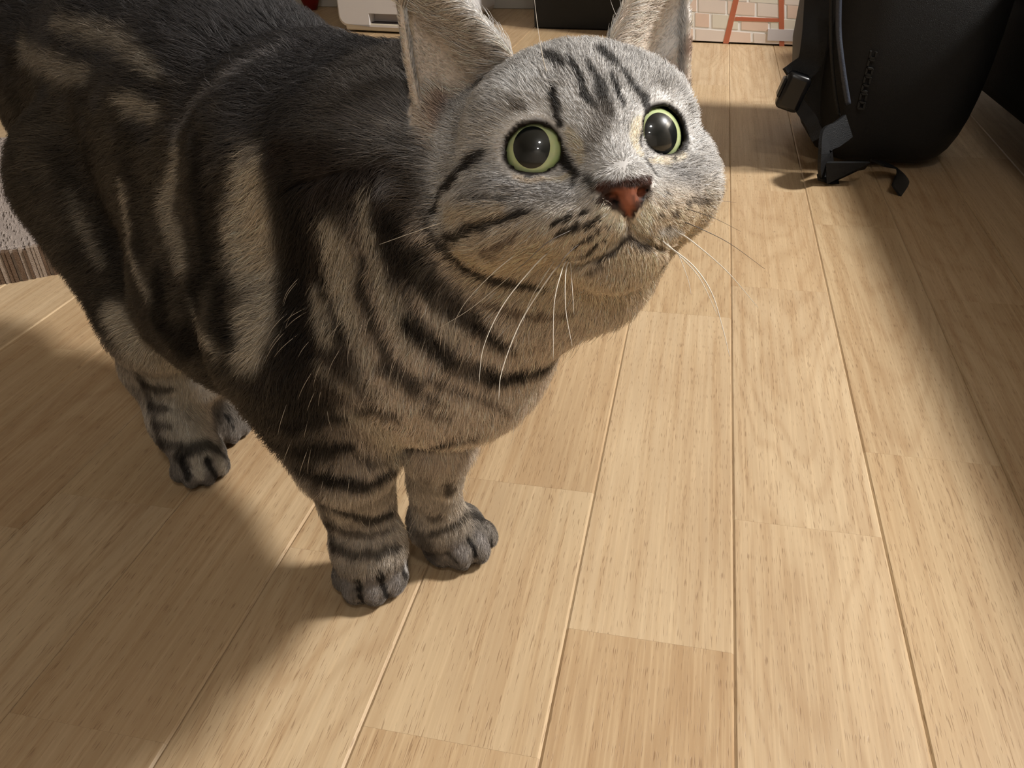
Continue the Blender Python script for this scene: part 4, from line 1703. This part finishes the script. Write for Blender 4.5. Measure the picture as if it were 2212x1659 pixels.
# ------------------------------------------------------------------ eyes
def eye_mats():
    m_ball, *_ = mat_new('eye_rim', lin(30, 20, 14), .15, .5)
    m_iris, n, l, b = mat_new('iris', None, .25, .5)
    b.inputs['Coat Weight'].default_value = 1.0
    b.inputs['Coat Roughness'].default_value = .02
    tc = n.new('ShaderNodeTexCoord')
    sp = n.new('ShaderNodeSeparateXYZ')
    l.new(tc.outputs['Object'], sp.inputs[0])
    mr = n.new('ShaderNodeMapRange')
    mr.inputs['From Min'].default_value = .0116 * .57
    mr.inputs['From Max'].default_value = .0116 * .90
    l.new(sp.outputs[2], mr.inputs['Value'])
    cr = n.new('ShaderNodeValToRGB')
    e = cr.color_ramp.elements
    e[0].position = 0
    e[0].color = (*lin(70, 74, 40), 1)
    e[1].position = 1
    e[1].color = (*lin(200, 214, 150), 1)
    e2 = e.new(.25)
    e2.color = (*lin(196, 214, 146), 1)
    e3 = e.new(.6)
    e3.color = (*lin(222, 236, 178), 1)
    l.new(mr.outputs[0], cr.inputs[0])
    nz = n.new('ShaderNodeTexNoise')
    nz.inputs['Scale'].default_value = 420
    l.new(tc.outputs['Object'], nz.inputs['Vector'])
    mx = n.new('ShaderNodeMix')
    mx.data_type = 'RGBA'
    mx.blend_type = 'MULTIPLY'
    mx.inputs[0].default_value = .2
    l.new(cr.outputs[0], mx.inputs[6])
    l.new(nz.outputs['Color'], mx.inputs[7])
    l.new(mx.outputs[2], b.inputs['Base Color'])
    m_pup, n, l, b = mat_new('pupil', lin(20, 24, 23), .30, .3)
    b.inputs['Coat Weight'].default_value = 1.0
    b.inputs['Coat Roughness'].default_value = .02
    return m_ball, m_iris, m_pup


m_ball, m_iris, m_pup = eye_mats()


def cap_geo(R, a0, a1, ex=1.0, ey=1.0, seg=48, rings=10):
    """part of a sphere around +Z between two angles, optionally oval"""
    v, f = [], []
    for i in range(rings + 1):
        a = a0 + (a1 - a0) * i / rings
        for k in range(seg):
            t = 2 * math.pi * k / seg
            d = np.array([math.sin(a) * math.cos(t) * ex, math.sin(a) * math.sin(t) * ey, math.cos(a)])
            d /= np.linalg.norm(d)
            v.append(d * R)
    for i in range(rings):
        for k in range(seg):
            f.append((i * seg + k, (i + 1) * seg + k, (i + 1) * seg + (k + 1) % seg, i * seg + (k + 1) % seg))
    if a0 > 1e-4:
        pass
    return v, f


GAZE = {-1: (1146, 314), 1: (1433, 286)}
for s in (-1, 1):
    c = EYE[s][0]
    R = EYE_R * .01
    r = ray(*GAZE[s])
    r /= np.linalg.norm(r)
    o_ = CAM_P - c
    bq = o_ @ r
    t = -bq - math.sqrt(bq * bq - (o_ @ o_ - R * R))
    g = norm(CAM_P + r * t - c)
    up = HEAD_R[:, 1] - g * (HEAD_R[:, 1] @ g)
    up /= np.linalg.norm(up)
    sx = np.cross(up, g)
    Mx = Matrix.Identity(4)
    for i in range(3):
        Mx[i][0], Mx[i][1], Mx[i][2], Mx[i][3] = sx[i], up[i], g[i], c[i]
    v, f = cap_geo(R, .001, math.pi - .001, rings=24)
    eo = mesh_obj('eye', v, f, m_ball, None, True)
    eo.matrix_world = Mx
    bpy.context.view_layer.update()
    set_parent(eo, cat_root)
    eo['label'] = 'green eye with a wide dark pupil'
    v, f = cap_geo(R * 1.006, .30, .98, rings=8)
    io = mesh_obj('iris', v, f, m_iris, None, True)
    io.matrix_world = Mx
    v, f = cap_geo(R * 1.010, .001, .64, .83, 1.0, rings=10)
    po = mesh_obj('pupil', v, f, m_pup, None, True)
    po.matrix_world = Mx
    bpy.context.view_layer.update()
    set_parent(io, eo)
    set_parent(po, eo)

# ------------------------------------------------------------------ whiskers
m_wh, *_ = mat_new('whisker', lin(236, 228, 214), .35, .5)
m_whd, *_ = mat_new('whisker_dark', lin(70, 60, 52), .4, .5)


def whisker(pts, dz=.0, mat=m_wh, r0=.00026):
    h = hit(*pts[0])
    if h is None:
        return
    dep = float(-(CAM_R.T @ (h - CAM_P))[2])
    P = [D(x, y, dep - .004 + (dz - .0) * i / max(1, len(pts) - 1)) if i else h for i, (x, y) in enumerate(pts)]
    Q = smooth_line(P, 6)
    rad = np.linspace(r0, r0 * .25, len(Q))
    v, f = tube_geo(Q, rad, 5)
    mesh_obj('whisker', v, f, mat, cat_root, True)


whisker([(1215, 565), (1187, 598), (1124, 697), (1084, 802), (1077, 864)], -.010, r0=.00032)
whisker([(1185, 545), (1153, 576), (1088, 657), (1045, 748), (1034, 831)], -.006)
whisker([(1225, 560), (1213, 587), (1197, 657), (1195, 777)], -.012)
whisker([(1230, 560), (1222, 591), (1222, 668), (1236, 748)], -.012)
whisker([(1120, 545), (1066, 589), (1008, 650), (980, 697)], .004, r0=.0002)
whisker([(1110, 590), (1019, 665), (943, 712)], .004, r0=.00016)
whisker([(962, 477), (945, 484), (890, 503), (820, 528)], .006, r0=.00024)
whisker([(1232, 560), (1236, 620), (1240, 680)], -.008, r0=.00016)
whisker([(1200, 560), (1150, 640), (1128, 700)], -.004, r0=.00016)
whisker([(1239, 495), (1182, 524), (1135, 567), (1095, 596)], -.004, m_whd, .0002)
whisker([(1256, 523), (1220, 555), (1200, 590)], -.004, m_whd, .0002)
whisker([(1460, 500), (1493, 520), (1569, 585), (1638, 665)], .004, r0=.00030)
whisker([(1430, 520), (1445, 533), (1497, 574), (1537, 632), (1562, 712), (1576, 770)], -.008, r0=.00032)
whisker([(1440, 525), (1452, 538), (1508, 596), (1551, 683)], -.006)
whisker([(1450, 530), (1464, 547), (1486, 603), (1493, 636)], -.004, r0=.0002)
whisker([(1475, 480), (1497, 487), (1573, 524), (1652, 581)], .008, m_whd, .0002)
whisker([(1480, 450), (1540, 470), (1600, 500)], .008, m_whd, .00014)
whisker([(1490, 425), (1540, 432), (1590, 437)], .006, m_whd, .00012)
whisker([(1182, 160), (1174, 130), (1163, 69), (1152, -20)], -.004, r0=.0002)
cat_root['label'] = 'silver and charcoal tabby cat with green eyes standing on the oak floor, looking up'
cat_root['category'] = 'cat'
